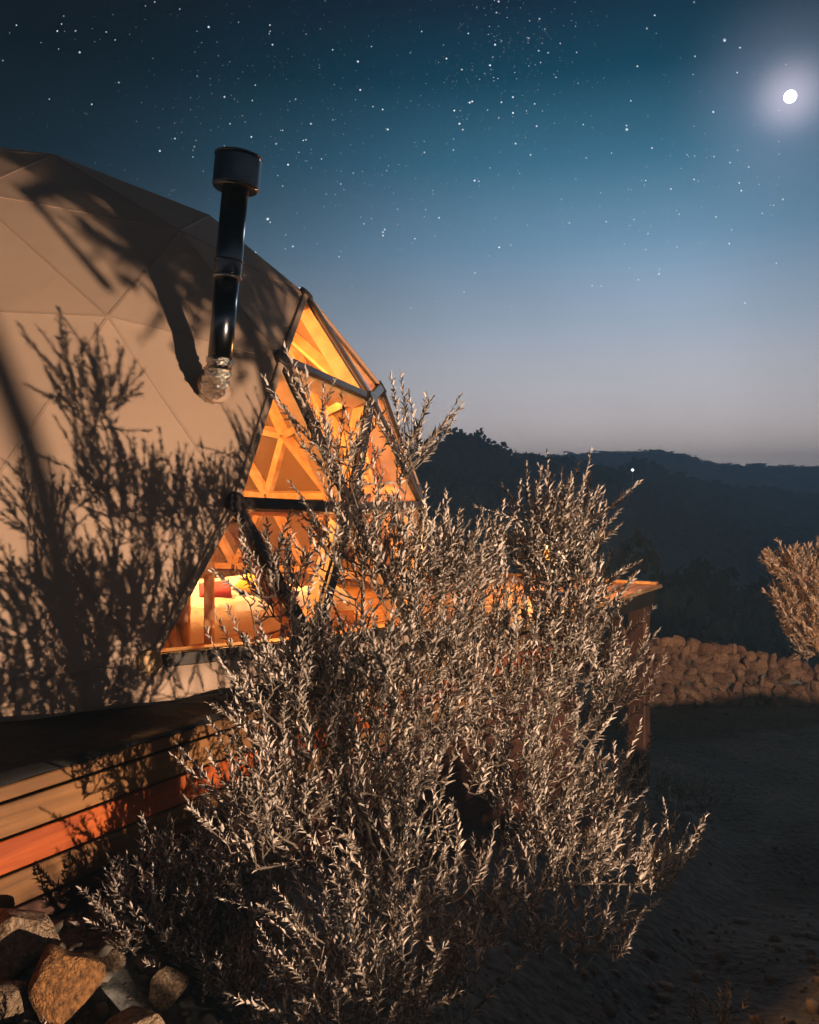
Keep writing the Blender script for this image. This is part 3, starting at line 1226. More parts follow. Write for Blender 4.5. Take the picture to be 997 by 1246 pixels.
# rubble: small loose stones, uncountable
small = []
RM = [rock_mesh('pebble', 80 + i, M['rock'], 1, .6, 9) for i in range(5)]
protos = []
for me in RM:
    vv = np.array([v.co[:] for v in me.vertices])
    tt = np.array([p.vertices[:] for p in me.polygons])
    protos.append((vv, tt))
av, at_, off = [], [], 0
for k in range(3000):
    if k >= 1900:
        y = rng.uniform(1.7, 2.9)
        x = rng.uniform(-.62 * y, .1)
    elif k < 1500:
        y = rng.uniform(1.75, 5.0)
        x = rng.uniform(-.62 * y, .62 * y)
    else:
        y = rng.uniform(3, 11.5)
        x = rng.uniform(-.2 * y, .62 * y)
    q = (x - A2[0]) * E1[0] + (y - A2[1]) * E1[1]
    s_ = -((x - A2[0]) * E2[0] + (y - A2[1]) * E2[1])
    if s_ < .05 and q < QK:
        continue
    sz = min(.009 * rng.pareto(1.9) + .010, .055) * (1.5 if k >= 1900 and k % 4 == 0 else 1)
    vv, tt = protos[k % 5]
    an = rng.uniform(0, 6.28)
    c_, s2 = math.cos(an), math.sin(an)
    w = vv * np.array([sz, sz * rng.uniform(.6, 1), sz * rng.uniform(.5, .9)])
    w = w @ np.array([[c_, s2, 0], [-s2, c_, 0], [0, 0, 1]])
    w = w + np.array([x, y, float(ground_h(x, y)) + sz * .1])
    av.append(w)
    at_.append(tt + off)
    off += len(w)
rub = np_mesh('rubble', np.concatenate(av), np.concatenate(at_), M['rubble'])
tag(rub, 'loose stones and rubble scattered over the earth slope', 'rubble', kind='stuff')

# ------------------------------------------------------------------ dry stone wall
wall = empty('dry_stone_wall', (4.0, 11.7, -2.1))
tag(wall, 'rough dry stone wall of brown stones beyond the deck post', 'stone wall')
WO = np.array(wall.location)
WS = [rock_mesh('stone', 120 + i, M['wall_stone'], 2, .22, 16) for i in range(9)]


def wall_y(x):
    return 11.7 + .05 * (x - 4)


def wall_top(x):
    return float(np.interp(x, [1.5, 3.55, 4.3, 5.9, 8.5], [-1.15, -1.17, -1.27, -1.62, -1.9]))


cv, cf = [], []
xs = np.linspace(2.8, 7.3, 40)
for x in xs:
    zt = wall_top(x) - .1
    for yy_, zz in ((-.14, -2.5), (-.10, zt), (.25, zt), (.3, -2.5)):
        cv.append((x - WO[0], wall_y(x) + yy_ - WO[1], zz - WO[2]))
for i in range(len(xs) - 1):
    for k in range(3):
        cf.append((i * 4 + k, i * 4 + k + 1, i * 4 + 4 + k + 1, i * 4 + 4 + k))
mesh_obj('core', cv, cf, M['earth'], wall)
z0 = -2.12
row = 0
cnt = 0
while z0 < -1.1:
    x = 2.9 + (row % 2) * .06
    while x < 7.2:
        w_ = random.choice((random.uniform(.09, .15), random.uniform(.13, .28)))
        h_ = random.uniform(.10, .16)
        xc = x + w_ / 2
        if z0 < wall_top(xc) - .03 and cnt < 298:
            o = link(bpy.data.objects.new('stone', random.choice(WS)), wall)
            o.location = (xc - WO[0], wall_y(xc) - .17 + random.uniform(-.035, .03) - WO[1], z0 + h_ / 2 - WO[2] + random.uniform(-.02, .02))
            o.scale = (w_ * .68, random.uniform(.13, .2), h_ * random.uniform(.65, .95))
            o.rotation_euler = (random.uniform(-.6, .6), random.uniform(-.6, .6), random.uniform(-.8, .8))
            cnt += 1
        x += w_ * .93
    z0 += .105
    row += 1


# ------------------------------------------------------------------ foliage
LEAF_V = np.array([(0, 0, 0), (.30, .5, .10), (.66, .42, .05), (1, 0, -.06), (.66, -.42, .05), (.30, -.5, .10), (.33, 0, 0), (.68, 0, -.02)])
LEAF_T = np.array([(0, 6, 1), (1, 6, 7), (1, 7, 2), (2, 7, 3), (0, 5, 6), (5, 4, 7), (5, 7, 6), (4, 3, 7)])


class Foliage:
    def __init__(self):
        self.pos, self.dir, self.nrm, self.len, self.wid = [], [], [], [], []

    def leaf(self, p, d, n_, L, W):
        self.pos.append(p)
        self.dir.append(d)
        self.nrm.append(n_)
        self.len.append(L)
        self.wid.append(W)

    def build(self, name, mat, parent, origin, lean=False):
        p = np.array(self.pos) - origin
        d = np.array(self.dir)
        d /= np.linalg.norm(d, axis=1)[:, None]
        n_ = np.array(self.nrm)
        n_ = n_ - d * (n_ * d).sum(1)[:, None]
        n_ /= (np.linalg.norm(n_, axis=1)[:, None] + 1e-9)
        s_ = np.cross(n_, d)
        L, W = np.array(self.len)[:, None, None], np.array(self.wid)[:, None, None]
        V = LEAF_V[None]
        v = p[:, None] + d[:, None] * V[..., 0:1] * L + s_[:, None] * V[..., 1:2] * W + n_[:, None] * V[..., 2:3] * L
        N = len(p)
        tt = (LEAF_T[None] + (np.arange(N) * 8)[:, None, None]).reshape(-1, 3)
        o = np_mesh(name, v.reshape(-1, 3), tt, mat, parent, smooth=False)
        o['kind'] = 'stuff'
        return o


def unit(v):
    return v / (np.linalg.norm(v) + 1e-9)


def shoot(fol, twigs, p0, d0, length, r0, leaf_l, spacing, r_, sparse=0.0):
    """one leafy shoot: gently curved, opposite leaf pairs"""
    n_ = 5
    bend = r_.normal(size=3) * .22 + np.array([0, 0, .30])
    pts = [p0]
    d = unit(d0)
    for i in range(n_):
        d = unit(d + bend * (1.0 / n_))
        pts.append(pts[-1] + d * length / n_)
    pts = np.array(pts)
    twigs.tube(pts, list(np.linspace(r0, r0 * .35, n_ + 1)), 4, cap=False)
    L = 0.12 * length
    k = 0
    ph = r_.uniform(0, 3.14)
    while L < length:
        f = L / length * n_
        i = min(int(f), n_ - 1)
        p = pts[i] + (pts[i + 1] - pts[i]) * (f - i)
        t_ = unit(pts[i + 1] - pts[i])
        a = unit(np.cross(t_, (.2, .3, .9) if abs(t_[2]) < .9 else (1, .2, 0)))
        b_ = np.cross(t_, a)
        an = ph + k * 1.57 + r_.normal() * .3
        for sgn in (0, math.pi):
            if r_.random() < sparse:
                continue
            o = a * math.cos(an + sgn) + b_ * math.sin(an + sgn)
            open_ = r_.uniform(.35, .85)
            ld = unit(t_ + o * open_ + r_.normal(size=3) * .16)
            ln = t_ * .9 - o * .5 + r_.normal(size=3) * .3
            ll = leaf_l * r_.choice((r_.uniform(.5, .8), r_.uniform(.8, 1.25), r_.uniform(.9, 1.4))) * (1 - .35 * (L / length) ** 2)
            fol.leaf(p, ld, ln, ll, ll * r_.uniform(.20, .31))
        L += spacing * r_.uniform(.75, 1.3)
        k += 1
    fol.leaf(pts[-1], unit(pts[-1] - pts[-2]), r_.normal(size=3), leaf_l * .7, leaf_l * .17)


def shrub(name, label, cat, base, stems, lobes, leaf_l, spacing, seed, group=None, sl=(.12, .30), leaf_mat='leaf'):
    """stems: polylines of (x, y, z, radius) in metres; lobes: (u, v, depth, ru, rv, rd, count, lean_u)"""
    r_ = np.random.default_rng(seed)
    root = empty(name, base)
    tag(root, label, cat, group)
    O = np.array(root.location)
    nodes = []
    for st_ in stems:
        pts = np.array([q[:3] for q in st_], float)
        rad = [q[-1] for q in st_]
        # densify with slight wobble
        dp, dr = [], []
        for i in range(len(pts) - 1):
            for k in range(5):
                f = k / 5
                dp.append(pts[i] * (1 - f) + pts[i + 1] * f + r_.normal(size=3) * .006)
                dr.append(rad[i] * (1 - f) + rad[i + 1] * f)
        dp.append(pts[-1])
        dr.append(rad[-1])
        MB().tube(np.array(dp) - O, dr, 8).build('stem', M['bark'], root, True)
        nodes += dp
    nodes = np.array(nodes)
    fol, tw = Foliage(), MB()
    pool = np.empty((40000, 3))
    pool[:len(nodes)] = nodes
    npool = len(nodes)
    for (u, v, d, ru, rv, rd, cnt_, lean) in lobes:
        c = at(u, v, d)
        for k in range(cnt_):
            while True:
                e = r_.uniform(-1, 1, 3)
                if e @ e <= 1:
                    break
            p = c + np.array([e[0] * ru * d / F, e[1] * rd, e[2] * rv * d / F])
            p[2] = max(p[2], float(ground_h(p[0], p[1])) + .03)
            out = np.array([e[0] + lean, e[1] * .8, e[2] * .45])
            dr_ = unit(out * .55 + np.array([0, 0, .85]) + r_.normal(size=3) * .32)
            ln = r_.uniform(*sl)
            # twig that carries the shoot back to a stem or an earlier twig
            cand = pool[:npool]
            df = cand - p
            dist = np.sqrt((df * df).sum(1)) + .9 * np.maximum(0, cand[:, 2] - p[2] + .03)
            j = int(dist.argmin())
            q = cand[j]
            gap = np.linalg.norm(p - q)
            mid = (p + q) / 2 + np.array([0, 0, -.06 * gap]) + r_.normal(size=3) * .05 * gap
            cp_ = bez(q, mid, p, 6)
            rb = .0022 + .0030 * min(gap, .6) / .6
            tw.tube(cp_ - O, list(np.linspace(rb, .0020, 6)), 4, cap=False)
            pool[npool:npool + 4] = cp_[2:]
            npool += 4
            if gap > .12:
                # leaves along the carrying twig as well
                for q2, q3 in zip(cp_[2:-1], cp_[3:]):
                    for _ in range(3):
                        f_ = r_.random()
                        dd = unit(unit(q3 - q2) + r_.normal(size=3) * .7)
                        fol.leaf(q2 + (q3 - q2) * f_, dd, r_.normal(size=3), leaf_l * r_.uniform(.6, 1.1), leaf_l * .23)
            shoot(fol, MBshift(tw, O), p, dr_, ln, .0020, leaf_l, spacing, r_)
    tw.build('twigs', M['bark'], root)['kind'] = 'stuff'
    fol.build('foliage', M[leaf_mat], root, O)
    return root


class MBshift:
    def __init__(self, mb_, O):
        self.mb, self.O = mb_, O

    def tube(self, pts, radii, seg, cap=False):
        self.mb.tube(np.asarray(pts) - self.O, radii, seg, cap)


def W(u, v, d, r_):
    return tuple(at(u, v, d)) + (r_,)


# the big olive in front of the dome
bx, by = at(500, 1260, 2.25)[:2]
ob = (bx, by, float(ground_h(bx, by)) - .03)
OLIVE_STEMS = [
    # left leader, right leader, middle, low right arm, right side, left side, low left, by the window
    [ob + (.0115,), W(492, 1190, 2.24, .0095), W(470, 1080, 2.26, .0082), W(440, 985, 2.32, .0068), W(428, 880, 2.38, .0054), W(440, 760, 2.42, .0041), W(436, 640, 2.45, .0027), W(418, 520, 2.46, .0014)],
    [(ob[0] + .02, ob[1] + .02, ob[2], .0115), W(520, 1210, 2.28, .0102), W(565, 1135, 2.36, .0088), W(625, 1075, 2.48, .0075), W(655, 985, 2.56, .0061), W(672, 860, 2.64, .0048), W(680, 740, 2.70, .0034), W(668, 630, 2.72, .0014)],
    [W(470, 1080, 2.26, .0068), W(500, 960, 2.36, .0054), W(545, 850, 2.48, .0041), W(560, 740, 2.55, .0027), W(545, 660, 2.58, .0014)],
    [W(600, 1095, 2.44, .0054), W(690, 1075, 2.50, .0041), W(780, 1075, 2.52, .0027), W(835, 1055, 2.52, .0014)],
    [W(655, 985, 2.56, .0048), W(720, 905, 2.66, .0034), W(765, 830, 2.72, .0020), W(785, 770, 2.74, .0014)],
    [W(440, 985, 2.32, .0048), W(370, 900, 2.30, .0034), W(320, 830, 2.32, .0027), W(305, 740, 2.36, .0020), W(330, 680, 2.38, .0014)],
    [W(478, 1120, 2.25, .0054), W(400, 1060, 2.20, .0041), W(330, 1010, 2.16, .0027), W(285, 940, 2.18, .0014)],
    [W(436, 800, 2.42, .0034), W(480, 690, 2.40, .0027), W(498, 580, 2.36, .0014), W(500, 500, 2.34, .0007)],
]
LOBES = [  # u, v, depth, ru, rv, rd, count, lean
    (376, 520, 2.50, 6, 40, .04, 3, -.1), (412, 570, 2.46, 22, 55, .08, 12, 0), (492, 560, 2.36, 20, 45, .07, 10, .2),
    (445, 690, 2.45, 60, 60, .14, 30, -.1), (345, 725, 2.38, 45, 45, .10, 14, -.2), (500, 710, 2.45, 50, 60, .14, 28, .1),
    (570, 715, 2.55, 45, 45, .14, 34, .1), (672, 672, 2.70, 50, 55, .16, 58, .1), (690, 752, 2.72, 46, 55, .18, 48, .1),
    (620, 820, 2.62, 100, 70, .20, 78, .2), (728, 850, 2.72, 42, 55, .14, 32, .4),
    (480, 845, 2.42, 125, 70, .22, 100, 0), (345, 845, 2.32, 60, 60, .16, 36, -.4), (430, 940, 2.32, 120, 65, .20, 56, -.1),
    (640, 930, 2.58, 95, 60, .18, 36, .2), (325, 1000, 2.20, 60, 60, .14, 30, -.4), (480, 1070, 2.22, 90, 70, .16, 34, 0),
    (520, 990, 2.36, 70, 50, .12, 10, .1), (445, 1170, 2.12, 100, 60, .14, 32, -.1), (690, 1050, 2.50, 65, 40, .12, 26, .4),
    (790, 1075, 2.52, 40, 20, .06, 14, .8), (660, 1000, 2.55, 60, 50, .12, 22, .3), (735, 975, 2.65, 40, 35, .10, 14, .6),
    (430, 1235, 2.10, 90, 30, .12, 28, 0), (540, 1215, 2.2, 50, 30, .1, 16, .1),
    (600, 1120, 2.40, 80, 50, .14, 16, .2), (700, 1150, 2.45, 80, 35, .14, 12, .4),
]

shrub('olive_tree', 'large silvery olive bush lit by a warm lamp in front of the dome windows', 'olive tree',
      ob, OLIVE_STEMS, [q[:6] + (int(q[6] * 2.0 + .5),) + q[7:] for q in LOBES], .0295, .0115, 11, sl=(.08, .24))

# darker sapling at the foot of the skirting, in the shade of the big olive
sb = at(235, 1180, 2.62)
sb = (sb[0], sb[1], float(ground_h(sb[0], sb[1])) - .02)
shrub('olive_sapling', 'low dark olive sapling growing against the pine skirting planks', 'olive sapling', sb,
      [[sb + (.007,), W(232, 1150, 2.62, .005), W(225, 1100, 2.64, .004), W(230, 1040, 2.66, .002)],
       [sb + (.006,), W(270, 1140, 2.58, .005), W(290, 1080, 2.58, .003)],
       [sb + (.006,), W(190, 1150, 2.60, .004), W(160, 1110, 2.60, .002)]],
      [(225, 1090, 2.64, 80, 55, .12, 80, -.1), (250, 1140, 2.55, 95, 40, .12, 70, 0), (310, 1060, 2.60, 60, 55, .1, 50, 0), (230, 1190, 2.45, 100, 40, .12, 70, 0), (310, 1230, 2.3, 90, 40, .12, 70, 0)], .036, .014, 12, sl=(.08, .2))

# small plants on the slope
def tuft(u, v, d, w, h, cnt_, label, seed, leaf_l=.04, name='low_shrub'):
    p = at(u, v, d)
    b3 = (p[0], p[1], float(ground_h(p[0], p[1])) - .02)
    hm = h * d / F
    top = (p[0] + .02, p[1], b3[2] + hm * .7)
    vv = VH + F * (EYE - b3[2]) / d
    return shrub(name, label, 'shrub', b3, [[b3 + (.006,), (p[0] + .01, p[1], b3[2] + hm * .35, .005), top + (.002,)],
                 [b3 + (.005,), (p[0] - w * .4 * d / F, p[1] + .03, b3[2] + hm * .5, .002)]],
                 [(u, vv - h * .45, d, w, h * .5, w * d / F * .8, cnt_, 0)], leaf_l, leaf_l * .5, seed, 'low shrubs on the slope', sl=(.07, .18))


tuft(825, 985, 6.9, 48, 40, 60, 'low pale shrub spreading at the foot of the red-brown deck post', 21, .055)
tuft(75, 1215, 1.88, 40, 30, 18, 'small dark sprigs growing among the rocks beside the deck', 22, .03)
tuft(20, 1235, 1.8, 60, 50, 22, 'dark leafy sprigs over the low flat rock', 23, .03)
tuft(880, 1140, 3.2, 40, 45, 12, 'sparse shrub on the dark slope right of the olive bush', 25, .034)
tuft(730, 1190, 2.6, 60, 50, 14, 'sparse dark shrub on the slope below the right arm of the olive', 26, .034)

# spreading olive tree before the stone wall, mostly outside the right edge
tb = at(1125, 905, 9.3)
tb = (tb[0], tb[1], float(ground_h(tb[0], tb[1])) - .05)
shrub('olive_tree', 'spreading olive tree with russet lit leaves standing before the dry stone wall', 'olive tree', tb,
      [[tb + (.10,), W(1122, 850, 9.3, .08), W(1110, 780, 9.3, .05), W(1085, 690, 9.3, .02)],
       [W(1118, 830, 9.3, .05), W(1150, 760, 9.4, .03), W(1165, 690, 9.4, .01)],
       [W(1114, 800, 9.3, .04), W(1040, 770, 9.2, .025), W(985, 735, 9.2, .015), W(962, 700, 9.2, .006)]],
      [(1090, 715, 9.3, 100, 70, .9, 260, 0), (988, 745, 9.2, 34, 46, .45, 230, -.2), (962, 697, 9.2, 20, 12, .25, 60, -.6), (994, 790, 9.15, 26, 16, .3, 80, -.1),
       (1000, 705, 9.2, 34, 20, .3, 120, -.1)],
      .085, .030, 31, sl=(.12, .28), leaf_mat='russet_lit_leaf')


# unseen olive and scrub, added to shade the dome and the ground
def shade_plant(name, label, base3, centre, rad, cnt_, seed, limbs=()):
    c = np.array(centre)
    d = 10.0
    r_ = np.random.default_rng(seed)
    root = empty(name, base3)
    tag(root, label, 'olive tree' if name == 'olive_tree' else 'shrub')
    O = np.array(base3)
    top = c - O
    MB().tube([(0, 0, -.05), top * .35 + np.array([.05, 0, 0]), top * .7, top], [.045, .035, .025, .01], 8).build('stem', M['bark'], root, True)
    for shade_limb in limbs:
        MB().tube(np.array(shade_limb) - O, [.024, .022, .014], 8).build('shade_limb', M['bark'], root, True)
    fol, tw = Foliage(), MB()
    for k in range(cnt_):
        while True:
            e = r_.uniform(-1, 1, 3)
            if e @ e <= 1:
                break
        p = c + e * np.array(rad)
        q = c + np.array([0, 0, e[2] * rad[2] * .6])
        tw.tube(bez(q, (p + q) / 2 - np.array([0, 0, .03]), p, 5) - O, [.005, .004, .003, .002, .002], 4, False)
        shoot(fol, MBshift(tw, O), p, unit(e * .5 + np.array([0, 0, .5]) + r_.normal(size=3) * .4), r_.uniform(.08, .18), .002, .042, .013, r_)
    tw.build('twigs', M['bark'], root)['kind'] = 'stuff'
    fol.build('foliage', M['leaf'], root, O)


shade_plant('olive_tree', 'unseen young olive tree added to shade the upper right of the dome',
        (1.95, 1.20, float(ground_h(1.95, 1.2)) - .02), (1.88, 1.28, 1.14), (.37, .37, .42), 720, 61,  # added tree out of view, its crown set between lamp and dome
        limbs=[[(1.92, 1.31, 1.25)] + [LAMP + .5 * (sphere_hit(u, v) - LAMP) for u, v in ((42, 238), (138, 350))]])  # limb laid along lamp rays to cast a shadow band on the canvas
shade_plant('low_shrub', 'unseen low olive scrub added to keep lamplight off the lower right ground',
        (2.75, .75, float(ground_h(2.75, .75)) - .02), (2.75, .75, -.50), (.45, .3, .11), 300, 63)  # added scrub, unseen, blocks the beam from the lower right ground
g1, g2 = [LAMP + .35 * (sphere_hit(u, v) - LAMP) for u, v in ((-25, 370), (52, 585))]  # unseen stake added across lamp rays for the soft shadow band at left
gd = unit(g2 - g1)
g3 = g2 + gd * ((g2[2] - float(ground_h(g2[0] + .3, g2[1] - .35)) + .1) / -gd[2])
stk = MB().tube([p - g3 for p in (g1 - gd * .05, g2, g3)], [.018, .021, .024], 10).build('shade_stake', M['bark'])
stk.location = tuple(g3)
tag(stk, 'unseen leaning stake added to cast a soft shadow band on the dome', 'stake')
shade_plant('low_shrub', 'unseen knee-high olive scrub added to shade the foot of the big olive',
        (1.65, .95, float(ground_h(1.65, .95)) - .02), (1.66, .92, -.46), (.34, .34, .17), 420, 62)  # added scrub, unseen, dims the foot of the big olive

# ------------------------------------------------------------------ woods
def crown_cards(r_, n_, size, spread):
    """leafy crown: many small bent leaf clumps over and through an uneven volume"""
    lobes_ = [np.array([0, 0, .55])] + [np.array([math.cos(a_) * r_.uniform(.25, .5), math.sin(a_) * r_.uniform(.25, .5), r_.uniform(.25, .85)]) for a_ in r_.uniform(0, 6.28, 6)]
    v, tq = [], []
    for k in range(n_):
        c = lobes_[k % 7]
        e = r_.normal(size=3)
        e /= np.linalg.norm(e)
        p = c + e * np.array([.34, .34, .26]) * r_.uniform(.55, 1.05)
        n1 = unit(e + r_.normal(size=3) * .6)
        a = unit(np.cross(n1, r_.normal(size=3)))
        b_ = np.cross(n1, a)
        s_ = size * r_.uniform(.6, 1.5)
        i0_ = len(v)
        v += [p - a * s_ - b_ * s_ * .3, p + a * s_ * .2 - b_ * s_ * .9, p + a * s_ + b_ * s_ * .2 + n1 * s_ * .3, p - a * s_ * .1 + b_ * s_]
        tq += [(i0_, i0_ + 1, i0_ + 2), (i0_, i0_ + 2, i0_ + 3)]
    return np.array(v), np.array(tq)


r2_ = np.random.default_rng(5)
NEAR = [crown_cards(np.random.default_rng(200 + i), 700, .055, 1) for i in range(4)]
MID = [crown_cards(np.random.default_rng(300 + i), 250, .075, 1) for i in range(5)]
FAR = [crown_cards(np.random.default_rng(400 + i), 80, .12, 1) for i in range(5)]
CORE = rock_mesh('crown_core', 77, M['forest'], 1, .3, 0)
COREV = np.array([v.co[:] for v in CORE.vertices]) * np.array([.5, .5, .36]) + np.array([0, 0, .5])
CORET = np.array([p.vertices[:] for p in CORE.polygons])


def place_crown(proto, x, y, w, h, an, lift=0.0):
    c_, s_ = math.cos(an), math.sin(an)
    v = proto[0] * np.array([w, w, h])
    v = v @ np.array([[c_, s_, 0], [-s_, c_, 0], [0, 0, 1]])
    return v + np.array([x, y, float(ground_h(x, y)) + lift])


# single trees that can be told apart on the near slope
TREES = [  # u, top v, depth, crown width, label
    (800, 640, 34, 3.4, 'tall slender tree rising above its neighbours beyond the deck corner'),
    (846, 672, 38, 3.8, 'round-headed tree beside the tall slender tree on the valley slope'),
    (762, 676, 36, 3.0, 'narrow tree close behind the pointed corner of the deck'),
    (905, 662, 44, 4.6, 'broad hazy tree in the middle of the slope beyond the stone wall'),
    (948, 700, 40, 3.6, 'low round tree behind the lit leaves of the russet olive'),
    (716, 690, 42, 3.6, 'hazy tree behind the upper right sprigs of the big olive bush'),
    (872, 722, 32, 2.8, 'small tree whose head shows just above the stone wall'),
    (988, 690, 46, 4.4, 'wide tree hidden behind the russet olive tree')]
for i, (u, v, d, w, lab) in enumerate(TREES):
    x, y, zt = at(u, v, d)
    g = float(ground_h(x, y))
    h = zt - g
    root = empty('slope_tree', (x, y, g))
    tag(root, lab, 'tree', 'trees on the valley slope')
    pv, pt = NEAR[i % 4]
    cw = place_crown((pv, pt), x, y, w, h * .62, i * 1.3, h * .30) - np.array([x, y, g])
    np_mesh('crown', cw, pt, M['forest'], root)['kind'] = 'stuff'
    MB().tube([(0, 0, -.2), (.1, .05, h * .3), (.05, .1, h * .7)], [.2, .15, .05], 7).build('trunk', M['trunk'], root)

fv_, ft_, off = [], [], 0
for k in range(5200):
    y = 50 + 310 * r2_.random() ** 1.4
    u = r2_.uniform(330, 1190) if k % 5 else r2_.uniform(-300, 1700)
    x = y * (u - UC) / F
    y1 = float(ridge_y1(u))
    if y1 + 12 < y < 240 and k % 3:
        continue
    proto = (MID if y < 125 and 400 < u < 1100 else FAR)[k % 5]
    w = r2_.uniform(3.0, 5.5) * (1 if y < 200 else 1.5)
    h = r2_.uniform(2.6, 4.6) * (1 if y < 180 else .65)
    v = place_crown(proto, x, y, w, h, r2_.uniform(0, 6.28), -.5)
    fv_.append(v)
    ft_.append(proto[1] + off)
    off += len(v)
    cv_ = place_crown((COREV,), x, y, w * .85, h * .85, k, -.5)
    fv_.append(cv_)
    ft_.append(CORET + off)
    off += len(cv_)
wood_ = np_mesh('forest', np.concatenate(fv_), np.concatenate(ft_), M['forest'])
tag(wood_, 'dense dark forest covering the valley slopes and ridges', 'forest', kind='stuff')

# a lit lamp on the far hillside
fp = at(770, 586, 140)
g = float(ground_h(fp[0], fp[1]))
far = empty('hillside_lamp', (fp[0], fp[1], g))
tag(far, 'tiny white lamp shining on the dark hillside', 'lamp')
hz = max(fp[2] - g, 5.0)
MB().tube([(0, 0, -.3), (0, 0, hz)], [.12, .08], 6).build('pole', M['steel'], far)
MB().lathe([(.05, hz - .25), (.22, hz - .15), (.25, hz), (.18, hz + .15), (.05, hz + .25)], 10).build('lamp_head', M['far_light'], far, True)

# ------------------------------------------------------------------ assumed floodlight housing (outside the frame)
gl_ = float(ground_h(LAMP[0], LAMP[1]))
fd = empty('floodlight', (LAMP[0], LAMP[1], gl_))  # assumed lamp out of view, placed by the direction of the shadows
tag(fd, 'assumed unseen small garden floodlight on a stake lighting the olive and the dome', 'floodlight')
aim = Vector(LAMP_AIM - LAMP).normalized()
q_ = aim.to_track_quat('-Z', 'Y')
hl = LAMP[2] - gl_
MB().tube([(0, 0, -.1), (0, 0, hl - .09)], [.012, .015], 10).build('stake', M['black_metal'], fd)
Mh = Matrix.Translation(Vector((0, 0, hl))) @ q_.to_matrix().to_4x4()
MB().lathe([(.02, .16), (.05, .15), (.07, .10), (.075, .03), (.075, .028), (.066, .03), (.05, .09), (.02, .12)], 24, Mh).build('housing', M['black_metal'], fd, True)
ld = bpy.data.lights.new('assumed_floodlight_beam', 'SPOT')
ld.energy = LAMP_POWER
ld.color = LAMP_COLOR
ld.spot_size = math.radians(98)
ld.spot_blend = .45
ld.shadow_soft_size = .028
lo_ = link(bpy.data.objects.new('assumed_floodlight_beam', ld), fd)
lo_.location = (0, 0, hl)
lo_.rotation_euler = q_.to_euler()

# ------------------------------------------------------------------ moon and stars
D_SKY = 3000.0
bm = bmesh.new()
bmesh.ops.create_icosphere(bm, subdivisions=4, radius=7.4 / F * D_SKY)
me = bpy.data.meshes.new('moon')
bm.to_mesh(me)
bm.free()
me.materials.append(M['moon'])
me.polygons.foreach_set('use_smooth', [True] * len(me.polygons))
moon = link(bpy.data.objects.new('moon', me))
moon.location = tuple(MOON_DIR * D_SKY / MOON_DIR[1])
tag(moon, 'bright white moon with a pale halo in the night sky', 'moon')

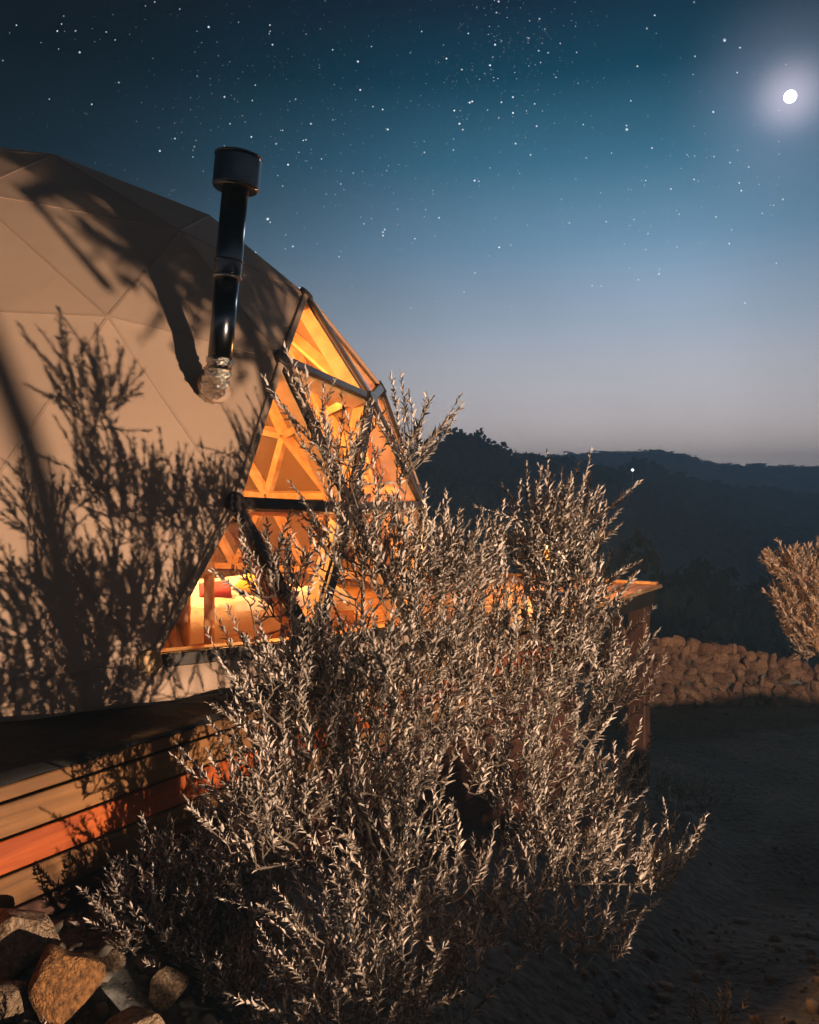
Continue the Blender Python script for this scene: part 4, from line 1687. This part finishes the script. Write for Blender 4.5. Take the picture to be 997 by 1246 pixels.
OCT = np.array([(1, 0, 0), (-1, 0, 0), (0, 1, 0), (0, -1, 0), (0, 0, 1), (0, 0, -1)], float)
OCF = np.array([(0, 2, 4), (2, 1, 4), (1, 3, 4), (3, 0, 4), (2, 0, 5), (1, 2, 5), (3, 1, 5), (0, 3, 5)])
BRIGHT = [(92, 37, 2.2), (97, 63, 2.6), (472, 157, 2.6), (763, 157, 3.6), (882, 48, 4.0), (326, 266, 3.2), (565, 355, 2.4), (622, 373, 2.4),
          (777, 340, 1.8), (953, 242, 2.4), (776, 80, 2.2), (846, 68, 2.0), (213, 168, 2.2), (855, 213, 2.0), (957, 78, 2.2), (660, 52, 1.8),
          (682, 52, 2.0), (570, 40, 1.8), (540, 54, 2.0), (553, 134, 2.2), (845, 2, 2.6), (797, 18, 2.0), (799, 40, 1.8), (702, 63, 1.8),
          (306, 166, 2.2), (344, 158, 1.8), (280, 150, 1.8), (329, 270, 1.6), (948, 134, 2.0), (868, 308, 1.8), (710, 151, 1.6), (781, 219, 1.8),
          (786, 219, 1.6), (869, 190, 1.8), (583, 220, 1.8), (552, 182, 1.6), (505, 290, 1.6), (945, 320, 1.8), (875, 227, 1.8), (140, 48, 1.6),
          (240, 92, 1.5), (60, 120, 1.5), (405, 60, 1.7), (430, 210, 1.6), (360, 120, 1.6), (20, 30, 1.5)]
sv, sf, off = [], [], 0
sr_ = np.random.default_rng(99)


def star(d, px_):
    global off
    p = d * D_SKY
    sv.append(OCT * (px_ * .5 / F * D_SKY) + p)
    sf.append(OCF + off)
    off += 6


for u, v, s_ in BRIGHT:
    star(unit(at(u, v, 1) - np.array([0, 0, EYE])), s_)
cl = [(unit(at(u, v, 1) - np.array([0, 0, EYE])), w) for u, v, w in ((615, 60, .04), (870, 290, .06), (400, 200, .10), (250, 60, .09), (540, 170, .10), (700, 250, .13))]
k = 0
while k < 4600:
    if k % 3 == 0:
        c, w = cl[(k // 3) % len(cl)]
        d = unit(c + sr_.normal(size=3) * w)
    else:
        d = unit(sr_.normal(size=3))
        if d[1] < -.2:
            continue
    if d[2] < .10 or sr_.random() > np.interp(d[2], [.1, .35], [.25, 1]):
        k += 0 if d[2] < .1 and k % 3 else 1
        continue
    star(d, min(.45 + .38 * sr_.pareto(1.9), 2.4))
    k += 1
stars = np_mesh('stars', np.concatenate(sv), np.concatenate(sf), M['star'])
tag(stars, 'countless small stars scattered over the night sky', 'stars', kind='stuff')

# ------------------------------------------------------------------ haze
zlo, zhi = float(Z.min()) - 1.5, float(Z.max()) + 4.2
m = bpy.data.materials.new('night_haze')
m.use_nodes = True
n, l = m.node_tree.nodes, m.node_tree.links
n.clear()
pv = n.new('ShaderNodeVolumePrincipled')
pv.inputs['Color'].default_value = (.40, .70, 1.0, 1)
pv.inputs['Density'].default_value = .0043
pv.inputs['Anisotropy'].default_value = .2
mo = n.new('ShaderNodeOutputMaterial')
l.new(pv.outputs[0], mo.inputs['Volume'])
hb = 395.0
vv = [(x, y, z) for x in (-hb, hb) for y in (-hb, hb) for z in (zlo, zhi)]
ff = [(0, 1, 3, 2), (4, 6, 7, 5), (0, 4, 5, 1), (2, 3, 7, 6), (0, 2, 6, 4), (1, 5, 7, 3)]
haze = mesh_obj('haze', vv, ff, m)
tag(haze, 'thin pale night haze lying over the valley', 'haze', kind='stuff')
